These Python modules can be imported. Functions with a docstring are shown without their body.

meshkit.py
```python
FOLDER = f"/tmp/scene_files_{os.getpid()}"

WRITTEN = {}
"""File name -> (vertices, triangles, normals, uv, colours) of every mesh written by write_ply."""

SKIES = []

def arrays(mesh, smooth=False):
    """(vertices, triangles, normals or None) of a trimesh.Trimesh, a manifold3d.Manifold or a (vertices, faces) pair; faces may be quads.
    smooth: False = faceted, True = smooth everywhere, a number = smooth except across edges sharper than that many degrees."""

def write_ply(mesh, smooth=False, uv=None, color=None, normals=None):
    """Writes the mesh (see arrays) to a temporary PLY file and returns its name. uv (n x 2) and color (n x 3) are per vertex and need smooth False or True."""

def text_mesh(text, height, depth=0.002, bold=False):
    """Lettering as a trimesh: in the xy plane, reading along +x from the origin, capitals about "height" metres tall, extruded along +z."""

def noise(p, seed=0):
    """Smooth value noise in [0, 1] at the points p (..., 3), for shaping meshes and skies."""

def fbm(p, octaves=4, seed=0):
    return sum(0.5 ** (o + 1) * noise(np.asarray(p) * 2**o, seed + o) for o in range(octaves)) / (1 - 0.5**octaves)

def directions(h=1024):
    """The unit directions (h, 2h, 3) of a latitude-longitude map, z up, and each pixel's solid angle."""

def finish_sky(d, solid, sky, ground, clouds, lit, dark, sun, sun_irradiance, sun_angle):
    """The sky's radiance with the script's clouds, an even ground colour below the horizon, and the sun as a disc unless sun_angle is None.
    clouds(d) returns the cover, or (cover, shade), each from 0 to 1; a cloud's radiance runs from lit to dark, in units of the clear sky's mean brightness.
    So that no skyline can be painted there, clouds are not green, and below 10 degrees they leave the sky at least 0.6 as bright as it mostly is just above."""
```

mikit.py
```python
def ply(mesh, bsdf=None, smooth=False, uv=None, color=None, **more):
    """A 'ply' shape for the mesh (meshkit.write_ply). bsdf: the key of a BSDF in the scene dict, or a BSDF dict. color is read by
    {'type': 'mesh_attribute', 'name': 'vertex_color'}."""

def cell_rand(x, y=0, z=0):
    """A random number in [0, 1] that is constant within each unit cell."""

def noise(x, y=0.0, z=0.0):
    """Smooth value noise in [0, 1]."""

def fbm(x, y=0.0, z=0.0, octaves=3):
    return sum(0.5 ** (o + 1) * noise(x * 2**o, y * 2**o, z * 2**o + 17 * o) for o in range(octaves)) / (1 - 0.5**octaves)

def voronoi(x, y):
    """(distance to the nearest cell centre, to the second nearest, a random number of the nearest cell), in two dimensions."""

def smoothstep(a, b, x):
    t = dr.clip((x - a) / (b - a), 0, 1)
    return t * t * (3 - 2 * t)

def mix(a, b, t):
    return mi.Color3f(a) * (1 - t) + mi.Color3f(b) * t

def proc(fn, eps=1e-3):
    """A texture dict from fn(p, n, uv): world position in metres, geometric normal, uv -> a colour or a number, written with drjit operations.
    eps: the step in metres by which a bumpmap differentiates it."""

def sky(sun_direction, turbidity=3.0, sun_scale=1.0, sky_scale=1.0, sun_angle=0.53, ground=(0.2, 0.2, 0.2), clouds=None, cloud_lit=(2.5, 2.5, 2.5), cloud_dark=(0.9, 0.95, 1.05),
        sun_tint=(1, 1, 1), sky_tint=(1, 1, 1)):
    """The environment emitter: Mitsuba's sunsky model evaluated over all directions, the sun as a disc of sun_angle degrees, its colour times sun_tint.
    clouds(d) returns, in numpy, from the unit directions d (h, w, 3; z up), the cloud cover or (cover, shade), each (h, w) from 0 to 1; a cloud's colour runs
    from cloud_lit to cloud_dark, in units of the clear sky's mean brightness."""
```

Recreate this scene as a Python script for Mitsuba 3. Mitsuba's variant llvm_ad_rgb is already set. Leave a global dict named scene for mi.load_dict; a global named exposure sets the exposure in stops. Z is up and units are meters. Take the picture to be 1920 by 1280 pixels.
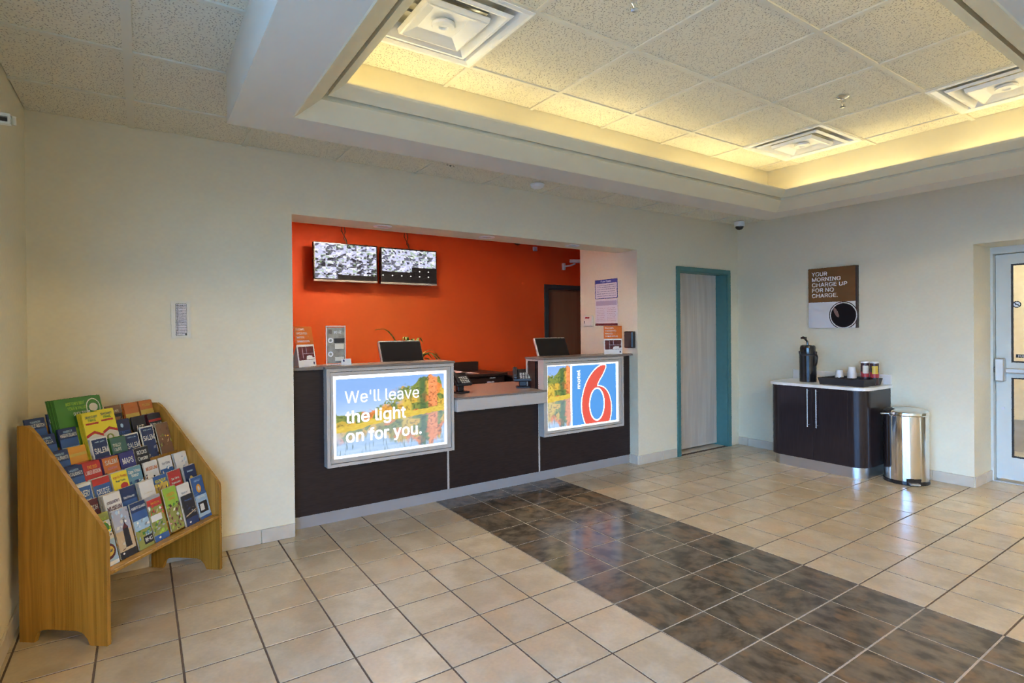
import math, random
import numpy as np
import trimesh
import drjit as dr
import mitsuba as mi
import mikit
import meshkit
from mikit import proc, noise, fbm, voronoi, cell_rand, smoothstep, mix
from shapely.geometry import Polygon, Point, LineString, box as sbox
from shapely.ops import unary_union
from shapely import affinity

rng = random.Random(7)
T = mi.ScalarTransform4f
scene, labels = {}, {}

# ------------------------------------------------------------------ camera, sky, exposure
F_PX, YAW, PITCH, ROLL, EYE = 1038.7, .6009, -.0051, -.0093, np.array([0, 0, 1.423])
_s, _c = math.sin(YAW), math.cos(YAW)
_f0, _r0, _u0 = np.array([_s, _c, 0]), np.array([_c, -_s, 0]), np.array([0, 0, 1.0])
FWD = _f0 * math.cos(PITCH) + _u0 * math.sin(PITCH)
_up = _u0 * math.cos(PITCH) - _f0 * math.sin(PITCH)
RGT = _r0 * math.cos(ROLL) + _up * math.sin(ROLL)
UPV = -(_r0 * math.sin(ROLL) - _up * math.cos(ROLL))
_m = np.eye(4)
_m[:3, 0], _m[:3, 1], _m[:3, 2], _m[:3, 3] = -RGT, UPV, FWD, EYE
scene['camera'] = {'type': 'perspective', 'fov': math.degrees(2 * math.atan(960 / F_PX)), 'fov_axis': 'x', 'near_clip': .02, 'far_clip': 300,
                   'principal_point_offset_x': -15.5 / 1920,
                   'principal_point_offset_y': 18.5 / 1280, 'to_world': T(_m)}
scene['sky'] = mikit.sky((-.1, .55, .8), turbidity=4.0, sun_scale=0.0, sky_scale=60.0, ground=(.3, .29, .27), sky_tint=(.57, .93, 1.30))
exposure = 0.15
COVE = np.array([1.0, .92, .58]) * 15.0      # tubes hidden in the ceiling cove
OFFICE = np.array([1.0, .86, .68]) * 92.0     # lamp panel behind the counter
VESTIBULE = np.array([1.0, .95, .80]) * 26.0  # lamp panel beyond the exit door
ROOM = np.array([1.0, .73, .38]) * 108.0       # lamp panels of the lobby ceiling behind the camera


def project(p):
    p = np.asarray(p, float) - EYE
    d = p @ FWD
    return 975.5 + F_PX * (p @ RGT) / d, 621.5 - F_PX * (p @ UPV) / d, d


# ------------------------------------------------------------------ materials
def mat(key, rgb, rough=.5, metal=0., spec=.5, **more):
    scene[key] = {'type': 'twosided', 'bsdf': {'type': 'principled', 'base_color': rgb if isinstance(rgb, dict) else {'type': 'rgb', 'value': list(rgb)},
                                              'roughness': rough, 'metallic': metal, 'specular': spec, **more}}
    return key


def wall_tex(a, b, sc=60):
    return proc(lambda p, n, uv: mix(a, b, fbm(p.x * sc, p.y * sc, p.z * sc, octaves=2)))


mat('m_wall', wall_tex((.66, .585, .405), (.70, .625, .44)), .5, spec=.35)
mat('m_jamb', wall_tex((.67, .61, .49), (.70, .64, .52)), .5, spec=.3)
mat('m_orange', wall_tex((.86, .092, .016), (.90, .102, .020), 40), .5, spec=.18)
mat('m_soffit', (.57, .515, .40), .6, spec=.2)
mat('m_trim', (.60, .525, .345), .55, spec=.25)


def ceil_fn(p, n, uv):
    d1, d2, r = voronoi(p.x * 95, p.y * 95)
    pit = smoothstep(.34, .16, d1) * smoothstep(.45, .62, r)
    grain = fbm(p.x * 130, p.y * 130, octaves=2)
    return mix(mix((.59, .54, .40), (.67, .615, .465), grain), (.20, .17, .13), pit * .85)


mat('m_ceil_tile', proc(ceil_fn), .85, spec=.1)
mat('m_grid', (.62, .575, .45), .5, spec=.3)
mat('m_white_metal', (.74, .72, .66), .35, spec=.5)

TX0, TY0, TS = -.1763, 3.0173, .311


def tile_fn(p, n, uv):
    i, j = dr.floor((p.x - TX0) / TS), dr.floor((p.y - TY0) / TS)
    r, r2 = cell_rand(i, j, 3), cell_rand(i, j, 9)
    m = fbm(p.x * 9 + r * 40, p.y * 9 + r2 * 40, octaves=4)
    g = fbm(p.x * 90, p.y * 90, octaves=2)
    c = mix((.40, .315, .19), (.46, .375, .24), smoothstep(.3, .7, m))
    c = mix(c, (.46, .325, .18), smoothstep(.52, .75, fbm(p.x * 5 + r2 * 30, p.y * 5, octaves=3)) * .6)
    return c * (.90 + .12 * r) * (.94 + .12 * g)


def dark_fn(p, n, uv):
    i, j = dr.floor((p.x - TX0) / TS), dr.floor((p.y - TY0) / TS)
    r = cell_rand(i, j, 5)
    turn = r > .5
    a, b = dr.select(turn, p.x, p.y), dr.select(turn, p.y, p.x)
    m = fbm(a * 13 + r * 37, b * 21 + r * 11, octaves=5)
    rust = smoothstep(.50, .74, fbm(a * 10 + 9 + r * 17, b * 15 + r * 23, octaves=4))
    c = mix((.034, .028, .020), (.090, .075, .052), smoothstep(.25, .75, m))
    return mix(c, (.125, .076, .036), rust * .6) * (.9 + .2 * fbm(p.x * 70, p.y * 70, octaves=2))


def rough_fn(p, n, uv):
    return .14 + .09 * fbm(p.x * 14, p.y * 14, octaves=3)


mat('m_tile', proc(tile_fn), proc(lambda p, n, uv: .20 + .10 * fbm(p.x * 14, p.y * 14, octaves=3)), spec=.45)
mat('m_dark_tile', proc(dark_fn), proc(rough_fn), spec=.62)
mat('m_grout', wall_tex((.060, .040, .026), (.105, .075, .050), 120), .8, spec=.2)
mat('m_grout_light', wall_tex((.30, .255, .185), (.40, .345, .26), 90), .8, spec=.2)
mat('m_base_tile', proc(lambda p, n, uv: mix((.47, .40, .29), (.56, .48, .36), fbm(p.x * 11, p.y * 11, p.z * 11, octaves=4))), .3, spec=.45)
mat('m_espresso', proc(lambda p, n, uv: mix((.012, .007, .006), (.024, .014, .012), fbm((p.x + p.y) * 22, p.z * 160, octaves=3))), .42, spec=.22)
mat('m_espresso_gloss', proc(lambda p, n, uv: mix((.011, .008, .009), (.020, .014, .015), fbm((p.x + p.y) * 120, p.z * 10, octaves=3))), .20, spec=.32)
mat('m_silver', proc(lambda p, n, uv: mix((.385, .335, .275), (.41, .36, .30), noise(p.z * 900, (p.x + p.y) * 6))), .42, spec=.4)
mat('m_kick', (.25, .23, .205), .35, spec=.45)
mat('m_steel', (.55, .55, .55), .34, metal=1.)
mat('m_alu', (.62, .60, .56), .36, metal=.8)
mat('m_chrome', (.78, .76, .73), .09, metal=1.)
mat('m_slab', proc(lambda p, n, uv: mix((.115, .095, .08), (.15, .125, .105), fbm(p.x * 140, p.y * 140, p.z * 140, octaves=2))), .24, spec=.5)


def oak_fn(p, n, uv):
    a = p.x * .643 + p.y * .766
    b = -p.x * .766 + p.y * .643
    board = cell_rand(dr.floor(b / .083 + 3.3), 4, 1)
    g = fbm(b * 85 + a * 85 + fbm(p.z * 2.2, b * 9) * 5, p.z * 2.4 + board * 20, octaves=4)
    f = noise((a + b) * 620, p.z * 9)
    c = mix((.26, .122, .014), (.36, .180, .026), smoothstep(.2, .8, g))
    c = mix(c, (.19, .072, .007), smoothstep(.66, .80, fbm(b * 190 + a * 190, p.z * 1.6 + board * 9, octaves=3)) * .6)
    return c * (.84 + .26 * board) * (.92 + .12 * f)


mat('m_oak', proc(oak_fn), .36, spec=.45)
mat('m_print', {'type': 'mesh_attribute', 'name': 'vertex_color'}, .42, spec=.4)
mat('m_black', (.009, .009, .010), .10, spec=.45)
mat('m_black_matt', (.022, .021, .021), .55, spec=.35)
mat('m_black_glass', (.006, .006, .007), .10, spec=.6)
mat('m_screen', (.008, .008, .009), .6, spec=.08)
mat('m_white', (.76, .755, .74), .4, spec=.4)
mat('m_white_top', (.76, .74, .69), .3, spec=.45)
mat('m_paper', (.80, .74, .66), .7, spec=.2)
mat('m_teal', wall_tex((.042, .128, .118), (.052, .150, .138), 30), .38, spec=.45)
mat('m_dark_teal', (.022, .042, .042), .45, spec=.4)


def veneer_fn(p, n, uv):
    g = fbm(p.x * 26 + fbm(p.z * 1.2, p.x * 4) * 2, p.z * 1.7, octaves=4)
    return mix((.45, .375, .285), (.51, .435, .335), smoothstep(.3, .7, g)) * (.96 + .07 * noise(p.x * 300, p.z * 5))


mat('m_veneer', proc(veneer_fn), .42, spec=.4)
mat('m_brown_door', proc(lambda p, n, uv: mix((.14, .075, .035), (.19, .105, .05), fbm(p.x * 25, p.z * 2, octaves=4))), .45, spec=.3)
mat('m_leaf', proc(lambda p, n, uv: mix((.045, .07, .015), (.16, .17, .035), fbm(p.x * 30, p.z * 30, octaves=2))), .5, spec=.3)
mat('m_door_paint', (.54, .55, .49), .4, spec=.35)
mat('m_stucco', wall_tex((.74, .655, .48), (.80, .715, .54), 25), .9, spec=.1)
mat('m_ground', wall_tex((.32, .31, .29), (.42, .41, .39), 12), .9, spec=.1)
mat('m_lens', (.60, .62, .55), .3, spec=.5)
mat('m_dark', (.02, .018, .016), .8, spec=.1)
mat('m_ivory', (.66, .61, .49), .45, spec=.35)
scene['m_pane'] = {'type': 'thindielectric', 'int_ior': 1.5}
scene['m_acrylic'] = {'type': 'thindielectric', 'int_ior': 1.4}


# ------------------------------------------------------------------ helpers
def numbered(key):
    if key not in scene and key not in labels:
        return key
    k = 1
    while f'{key}_{k:03d}' in scene or f'{key}_{k:03d}' in labels:
        k += 1
    return f'{key}_{k:03d}'


def put(key, mesh, m, smooth=False, **more):
    if key in scene:
        key = numbered(key)
    scene[key] = mikit.ply(mesh, m, smooth=smooth, **more)
    return key


def thing(key, label, cat, group=None):
    key = numbered(key)
    labels[key] = {'label': label, 'category': cat}
    if group:
        labels[key]['group'] = group
    return key


def struct(key):
    labels[key] = {'kind': 'structure'}
    return key


def say(key, label):
    labels[key] = {'label': label}


def cat(*ms):
    return trimesh.util.concatenate([m for m in ms])


def bx(x0, x1, y0, y1, z0, z1, b=0.):
    x0, x1 = sorted((x0, x1)); y0, y1 = sorted((y0, y1)); z0, z1 = sorted((z0, z1))
    if not b:
        return trimesh.creation.box(bounds=[[x0, y0, z0], [x1, y1, z1]])
    pts = []
    for x, sx in ((x0, 1), (x1, -1)):
        for y, sy in ((y0, 1), (y1, -1)):
            for z, sz in ((z0, 1), (z1, -1)):
                pts += [(x, y + sy * b, z + sz * b), (x + sx * b, y, z + sz * b), (x + sx * b, y + sy * b, z)]
    return trimesh.Trimesh(pts).convex_hull


def extr(poly, h):
    polys = getattr(poly, 'geoms', [poly])
    return cat(*[trimesh.creation.extrude_polygon(g, h, engine='earcut') for g in polys if g.area > 1e-9])


def basis(m, o, ex, ey, ez):
    """moves a mesh given in local axes ex, ey, ez at o"""
    M = np.eye(4)
    M[:3, 0], M[:3, 1], M[:3, 2], M[:3, 3] = ex, ey, ez, o
    m = m.copy()
    m.apply_transform(M)
    return m


X, Y, Z = np.eye(3)


def tube(pts, r, n=10, closed=False):
    pts = np.asarray(pts, float)
    ring = [(r * math.cos(a), r * math.sin(a)) for a in np.linspace(0, 2 * math.pi, n, endpoint=False)]
    return trimesh.creation.sweep_polygon(Polygon(ring), pts, engine='earcut')


def cyl(p0, p1, r, n=24):
    return trimesh.creation.cylinder(radius=r, segment=[p0, p1], sections=n)


def lathe(profile, n=48):
    return trimesh.creation.revolve(np.array(profile, float), sections=n)


def rrect(x0, y0, x1, y1, r, n=6):
    return sbox(x0 + r, y0 + r, x1 - r, y1 - r).buffer(r, quad_segs=n)


def plane_xz(m, y):
    """a mesh drawn in (x, z) facing the camera side (-y): local x->x, y->z, z-> -y"""
    return basis(m, (0, y, 0), X, Z, -Y)


def on_right(m, x):
    """a mesh drawn with local x running to the viewer's right along the right wall (that is -y), facing -x"""
    return basis(m, (x, 0, 0), -Y, Z, -X)


def word(s, h, depth=.0008, bold=True, width=None):
    m = meshkit.text_mesh(s, h, depth, bold)
    if width:
        w = m.bounds[1, 0] - m.bounds[0, 0]
        m.apply_scale([width / w, 1, 1])
    return m


def emit(key, mesh, rgb, bsdf='m_white', **more):
    key = put(key, mesh, bsdf, **more)
    scene[key]['emitter'] = {'type': 'area', 'radiance': rgb if isinstance(rgb, dict) else {'type': 'rgb', 'value': [float(v) for v in rgb]}}
    return key


def rings(rect_list):
    """quads between successive rectangles (x0,x1,y0,y1,z)"""
    V, Fc = [], []
    for r in rect_list:
        x0, x1, y0, y1, z = r
        V += [(x0, y0, z), (x1, y0, z), (x1, y1, z), (x0, y1, z)]
    for k in range(len(rect_list) - 1):
        a, b = 4 * k, 4 * k + 4
        for i in range(4):
            j = (i + 1) % 4
            Fc += [(a + i, a + j, b + j), (a + i, b + j, b + i)]
    return trimesh.Trimesh(V, Fc, process=False)


# ------------------------------------------------------------------ the setting
WY, WX, LX, CZ, TZ = 4.05, 5.98, -.515, 2.644, 2.82
ROOF = 3.0
FRONT = -3.4
# back wall, with the counter opening and the door recess
shape = sbox(-.75, 0, 6.6, ROOF).difference(sbox(.87, -.1, 4.25, 2.23)).difference(sbox(4.905, -.1, 5.765, 2.05))
struct('wall_back')
put('wall_back', plane_xz(extr(shape, .29), WY + .29), 'm_wall')
struct('wall_right')
shape = sbox(FRONT, 0, WY, ROOF).difference(sbox(.72, -.1, 1.745, 2.122))
put('wall_right', basis(extr(shape, .42), (WX, 0, 0), Y, Z, X), 'm_wall')
struct('wall_left')
shape = sbox(FRONT, 0, WY, ROOF).difference(sbox(-3.1, .12, 1.90, 2.46))
put('wall_left', basis(extr(shape, .16), (LX - .16, 0, 0), Y, Z, X), 'm_wall')
struct('wall_front')
put('wall_front', bx(-.75, 6.6, FRONT - .15, FRONT, 0, ROOF), 'm_wall')
struct('window_1')
put('window_1', cat(*[bx(LX - .12, LX - .05, y - .03, y + .03, .12, 2.46) for y in (-3.07, -1.42, .23, 1.87)],
                    *[bx(LX - .12, LX - .05, -3.1, 1.90, z - .03, z + .03) for z in (.15, 2.43)]), 'm_silver')
struct('roof')
put('roof', bx(-.75, 6.65, FRONT - .15, 6.5, ROOF, ROOF + .1), 'm_dark')

# office behind the counter
struct('wall_office')
put('wall_office', plane_xz(extr(sbox(.2, 0, 6.4, ROOF).difference(sbox(4.80, -.1, 5.66, 2.0)), .12), 6.42), 'm_orange')
put('wall_office__side_wall', bx(.1, .22, 4.34, 6.42, 0, ROOF), 'm_orange')
put('wall_office__side_wall', bx(6.2, 6.32, 4.34, 6.42, 0, ROOF), 'm_orange')
put('wall_office__white_return', bx(4.25, 4.37, 4.34, 4.95, 0, ROOF), 'm_wall')
struct('ceiling_office')
put('ceiling_office', bx(.2, 6.3, 4.34, 6.42, 2.62, 2.68), 'm_soffit')
struct('floor_office')
put('floor_office', bx(.2, 6.4, 4.4, 6.42, -.05, -.001), 'm_base_tile')

# floor: a bed of grout with every tile in view as a piece of its own
struct('floor')
put('floor', cat(bx(-.75, 2.0007, FRONT - .1, 4.42, -.06, -.0022), bx(3.2447, 6.62, FRONT - .1, 4.42, -.06, -.0022)), 'm_grout')
put('floor__dark_grout_bed', bx(2.0007, 3.2447, FRONT - .1, 4.42, -.06, -.0022), 'm_grout_light')


def tile_mesh(x0, x1, y0, y1):
    b, t = .0009, .0016
    V = [(x0, y0, -.004), (x1, y0, -.004), (x1, y1, -.004), (x0, y1, -.004)]
    V += [(x0, y0, -t), (x1, y0, -t), (x1, y1, -t), (x0, y1, -t)]
    V += [(x0 + b, y0 + b, 0), (x1 - b, y0 + b, 0), (x1 - b, y1 - b, 0), (x0 + b, y1 - b, 0)]
    Fc = [(8, 9, 10), (8, 10, 11)]
    for k in (0, 4):
        for i in range(4):
            j = (i + 1) % 4
            Fc += [(k + i, k + j, k + 4 + j), (k + i, k + 4 + j, k + 4 + i)]
    return trimesh.Trimesh(V, Fc, process=False)


g = .0043
full = mikit.ply(tile_mesh(g, TS - g, g, TS - g), 'm_tile')
full_dark = mikit.ply(tile_mesh(g, TS - g, g, TS - g), 'm_dark_tile')
cands, rest = [], []
for i in range(-2, 22):
    for j in range(-21, 4):
        x0, y0 = TX0 + TS * i, TY0 + TS * j
        x1, y1 = x0 + TS, y0 + TS
        dark = 7 <= i <= 10
        cx0, cx1, cy0, cy1 = max(x0, LX), min(x1, 6.5), max(y0, FRONT), min(y1, 4.22 if x1 > .88 and x0 < 4.26 else WY)
        if cx1 - cx0 < .02 or cy1 - cy0 < .02:
            continue
        if x1 > WX and (y0 > 1.745 or y1 < .72):
            cx1 = min(cx1, WX)
            if cx1 - cx0 < .02:
                continue
        u, v, d = project(((cx0 + cx1) / 2, (cy0 + cy1) / 2, 0))
        seen = d > .3 and -120 < u < 2040 and 600 < v < 1420
        whole = (cx1 - cx0 > TS - 1e-6) and (cy1 - cy0 > TS - 1e-6)
        area = (cx1 - cx0) * (cy1 - cy0) / max(d, .1) ** 2
        cands.append((not seen, dark, -area, x0, y0, cx0, cx1, cy0, cy1, whole))
light_n = 0
for unseen, dark, na, x0, y0, cx0, cx1, cy0, cy1, whole in sorted(cands):
    key = 'floor__dark_tile' if dark else 'floor__tile'
    if unseen or (not dark and light_n >= 300):
        rest.append((dark, tile_mesh(cx0 + g, cx1 - g, cy0 + g, cy1 - g)))
        continue
    light_n += not dark
    if whole:
        scene[numbered(key)] = {**(full_dark if dark else full), 'to_world': T().translate([x0, y0, 0])}
    else:
        put(key, tile_mesh(cx0 + g, cx1 - g, cy0 + g, cy1 - g), 'm_dark_tile' if dark else 'm_tile')
for dark, key in ((False, 'floor__more_tiles'), (True, 'floor__more_dark_tiles')):
    ms = [m for d, m in rest if d == dark]
    if ms:
        labels[put(key, cat(*ms), 'm_dark_tile' if dark else 'm_tile')] = {'kind': 'stuff'}

# tile baseboards
BH, BT = .094, .011


def skirting(key, a, b, nrm, start):
    a, b, nrm = np.array(a, float), np.array(b, float), np.array(nrm, float)
    L = np.linalg.norm(b - a)
    e = (b - a) / L
    cuts = [0.] + [c for c in np.arange(start, L, .311) if .01 < c < L - .01] + [L]
    struct(key)
    for c0, c1 in zip(cuts[:-1], cuts[1:]):
        m = bx(c0 + .0022, c1 - .0022, 0, BT, .0005, BH, .0022)
        put(key + '__tile', basis(m, (*a, 0), (*e, 0), (*nrm, 0), Z) if e[0] * nrm[1] - e[1] * nrm[0] > 0 else basis(bx(-c1 + .0022, -c0 - .0022, 0, BT, .0005, BH, .0022), (*a, 0), (*-e, 0), (*nrm, 0), Z), 'm_base_tile')


skirting('baseboard_back', (LX, WY), (.87, WY), (0, -1), .235)
skirting('baseboard_center', (4.25, WY), (4.842, WY), (0, -1), .05)
skirting('baseboard_jamb', (4.25, WY), (4.25, 4.16), (-1, 0), 1)
skirting('baseboard_right', (WX, 1.745), (WX, WY), (-1, 0), .311)
skirting('baseboard_recess', (WX, 1.745), (6.42, 1.745), (0, -1), .25)
skirting('baseboard_left', (LX, 1.90), (LX, WY), (1, 0), .2)

# ceiling of the room: lay-in tiles on a grid of rails, and the dropped tray
SX0, SX1, SY0, SY1 = .345, 4.765, .315, 2.925     # outside of the dropped frame
IX0, IX1, IY0, IY1 = .583, 4.515, .565, 2.68      # inner lower edge
struct('ceiling')
room = sbox(LX, FRONT, WX, WY).difference(sbox(SX0, SY0, SX1, SY1))
RX = [-.034 + .61 * i for i in range(0, 10)]
RY = [3.575 - .61 * j for j in range(0, 12)]
put('ceiling', bx(LX - .1, 6.5, FRONT - .1, WY + .1, 2.92, 2.95), 'm_dark')


def lay(region, xs, ys, z, key, skip=(), rail=.024, main=None):
    rails = []
    for k, x in enumerate(xs):
        w = (main or {}).get(k, rail)
        s = sbox(x - w / 2, -9, x + w / 2, 9).intersection(region)
        if s.area > 1e-4:
            rails.append(s)
    for y in ys:
        s = sbox(-9, y - rail / 2, 9, y + rail / 2).intersection(region)
        if s.area > 1e-4:
            rails.append(s)
    for s in rails:
        put(key + '__rail', basis(extr(s, .022), (0, 0, z), X, Y, Z), 'm_grid')
    b = region.bounds
    xx = sorted([b[0]] + [x for x in xs if b[0] < x < b[2]] + [b[2]])
    yy = sorted([b[1]] + [y for y in ys if b[1] < y < b[3]] + [b[3]])
    for i in range(len(xx) - 1):
        for j in range(len(yy) - 1):
            cx, cy = (xx[i] + xx[i + 1]) / 2, (yy[j] + yy[j + 1]) / 2
            if any(abs(cx - a) < .2 and abs(cy - c) < .2 for a, c in skip):
                continue
            cell = sbox(xx[i] + .004, yy[j] + .004, xx[i + 1] - .004, yy[j + 1] - .004).intersection(region)
            for c in getattr(cell, 'geoms', [cell]):
                if c.area > .0006 and c.geom_type == 'Polygon':
                    put(key + '__tile', basis(extr(c, .014), (0, 0, z + .008), X, Y, Z), 'm_ceil_tile')


PANELS = [(RX[2] + .305, RY[8] + .305), (RX[4] + .305, RY[8] + .305)]
lay(room, RX, RY, CZ, 'ceiling', skip=PANELS, main={0: .034})
tray = sbox(IX0 - .2, IY0 - .2, IX1 + .2, IY1 + .2)
GX, GY = [1.462 + .61 * i for i in range(-1, 6)], [2.592 - .61 * j for j in range(0, 5)]
DIFF = [(1.462 - .305, 2.592 - .305), (1.462 + .61 * 4 - .0 + .305, 2.592 - .305), (1.462 + .61 * 4 + .305, 2.592 - .61 * 2 - .305)]
lay(tray, GX, GY, TZ, 'ceiling__tray', skip=DIFF)


def R_(a, z):
    return (IX0 + a, IX1 - a, IY0 + a, IY1 - a, z)


put('ceiling__soffit', rings([(SX0, SX1, SY0, SY1, 2.72), (SX0, SX1, SY0, SY1, 2.40), R_(0, 2.40)]), 'm_soffit')
put('ceiling__tray_side', rings([R_(.165, 2.517), R_(-.2, 2.517), R_(-.2, 2.86)]), 'm_trim')
struct('trim_1')
put('trim_1', rings([R_(0, 2.40), R_(.006, 2.398), R_(.103, 2.470), R_(.100, 2.503), R_(.130, 2.511), R_(.127, 2.484), R_(.183, 2.523), R_(.190, 2.531), R_(.190, 2.537),
                     R_(.176, 2.537), R_(.165, 2.517)]), 'm_trim')

# hidden tubes of the cove, end to end with short gaps
tubes = []
for y in (IY0 - .07, IY1 + .07):
    for k in range(3):
        tubes.append(((IX0 + .10 + k * 1.30, y), (IX0 + .10 + k * 1.30 + 1.16, y)))
for x in (IX0 - .07, IX1 + .07):
    for k in range(2):
        tubes.append(((x, IY0 - .02 + k * 1.12), (x, IY0 - .02 + k * 1.12 + 1.0)))
for (a, b) in tubes:
    t = thing('fluorescent_tube', 'warm white tube lamp lying hidden in the ceiling cove', 'lamp', 'tube lamps in the ceiling cove')
    emit(t + '__tube', cyl((*a, 2.556), (*b, 2.556), .014, 10), COVE)
    put(t + '__holder', bx(min(a[0], b[0]) - .02, max(a[0], b[0]) + .02, min(a[1], b[1]) - .02, max(a[1], b[1]) + .02, 2.5172, 2.540), 'm_white_metal')

# lamp panels of the ceiling behind the camera
for cx, cy in PANELS:
    t = thing('ceiling_lamp', 'square lamp panel set in the tile ceiling behind the camera', 'lamp', 'square lamp panels')
    emit(t + '__diffuser', bx(cx - .27, cx + .27, cy - .27, cy + .27, CZ + .002, CZ + .006), ROOM)
    put(t + '__frame', plane_up := basis(extr(sbox(cx - .301, cy - .301, cx + .301, cy + .301).difference(sbox(cx - .27, cy - .27, cx + .27, cy + .27)), .03), (0, 0, CZ + .001), X, Y, Z), 'm_white_metal')
t = thing('office_lamp', 'square lamp panel in the office ceiling behind the counter opening', 'lamp')
emit(t + '__diffuser', bx(1.72, 2.28, 4.47, 5.03, 2.606, 2.612), OFFICE)
put(t + '__frame', basis(extr(sbox(1.69, 4.44, 2.31, 5.06).difference(sbox(1.72, 4.47, 2.28, 5.03)), .02), (0, 0, 2.60), X, Y, Z), 'm_white_metal')


# ------------------------------------------------------------------ doors
# teal framed door in the back wall
struct('door_1')
put('door_1', bx(4.913, 5.757, 4.20, 4.243, .022, 2.043), 'm_veneer')
fr = sbox(4.855, 0, 5.815, 2.095).difference(sbox(4.905, -.1, 5.765, 2.05))
put('door_1__frame', cat(plane_xz(extr(fr, .016), WY), bx(4.905, 4.913, WY, 4.30, 0, 2.05), bx(5.757, 5.765, WY, 4.30, 0, 2.05), bx(4.905, 5.765, WY, 4.30, 2.043, 2.05),
                         bx(4.913, 4.93, 4.243, 4.30, 0, 2.043), bx(5.74, 5.757, 4.243, 4.30, 0, 2.043)), 'm_teal')
say('door_1__frame', 'teal painted steel frame')
put('door_1__sill', bx(4.913, 5.757, 4.10, 4.33, -.03, .001), 'm_base_tile')
put('door_1__backing', bx(4.88, 5.79, 4.34, 4.36, 0, 2.1), 'm_dark')
put('door_1__hinge', cat(*[cyl((4.908, 4.196, z), (4.908, 4.196, z + .1), .008, 10) for z in (.25, 1.0, 1.75)]), 'm_steel')
# dark door in the orange wall
struct('door_2')
put('door_2', bx(4.81, 5.65, 6.352, 6.39, .01, 1.985), 'm_brown_door')
fr = sbox(4.735, 0, 5.725, 2.05).difference(sbox(4.80, -.1, 5.66, 2.0))
put('door_2__frame', cat(plane_xz(extr(fr, .02), 6.30), bx(4.80, 4.81, 6.30, 6.40, 0, 2.0), bx(5.65, 5.66, 6.30, 6.40, 0, 2.0), bx(4.80, 5.66, 6.30, 6.40, 1.985, 2.0)), 'm_dark_teal')
put('door_2__backing', bx(4.7, 5.8, 6.421, 6.44, 0, 2.1), 'm_dark')
# glazed exit door at the right
struct('door_3')
DX = 6.46


def yz(poly, h, x):
    return basis(extr(poly, h), (x, 0, 0), Y, Z, X)


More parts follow.
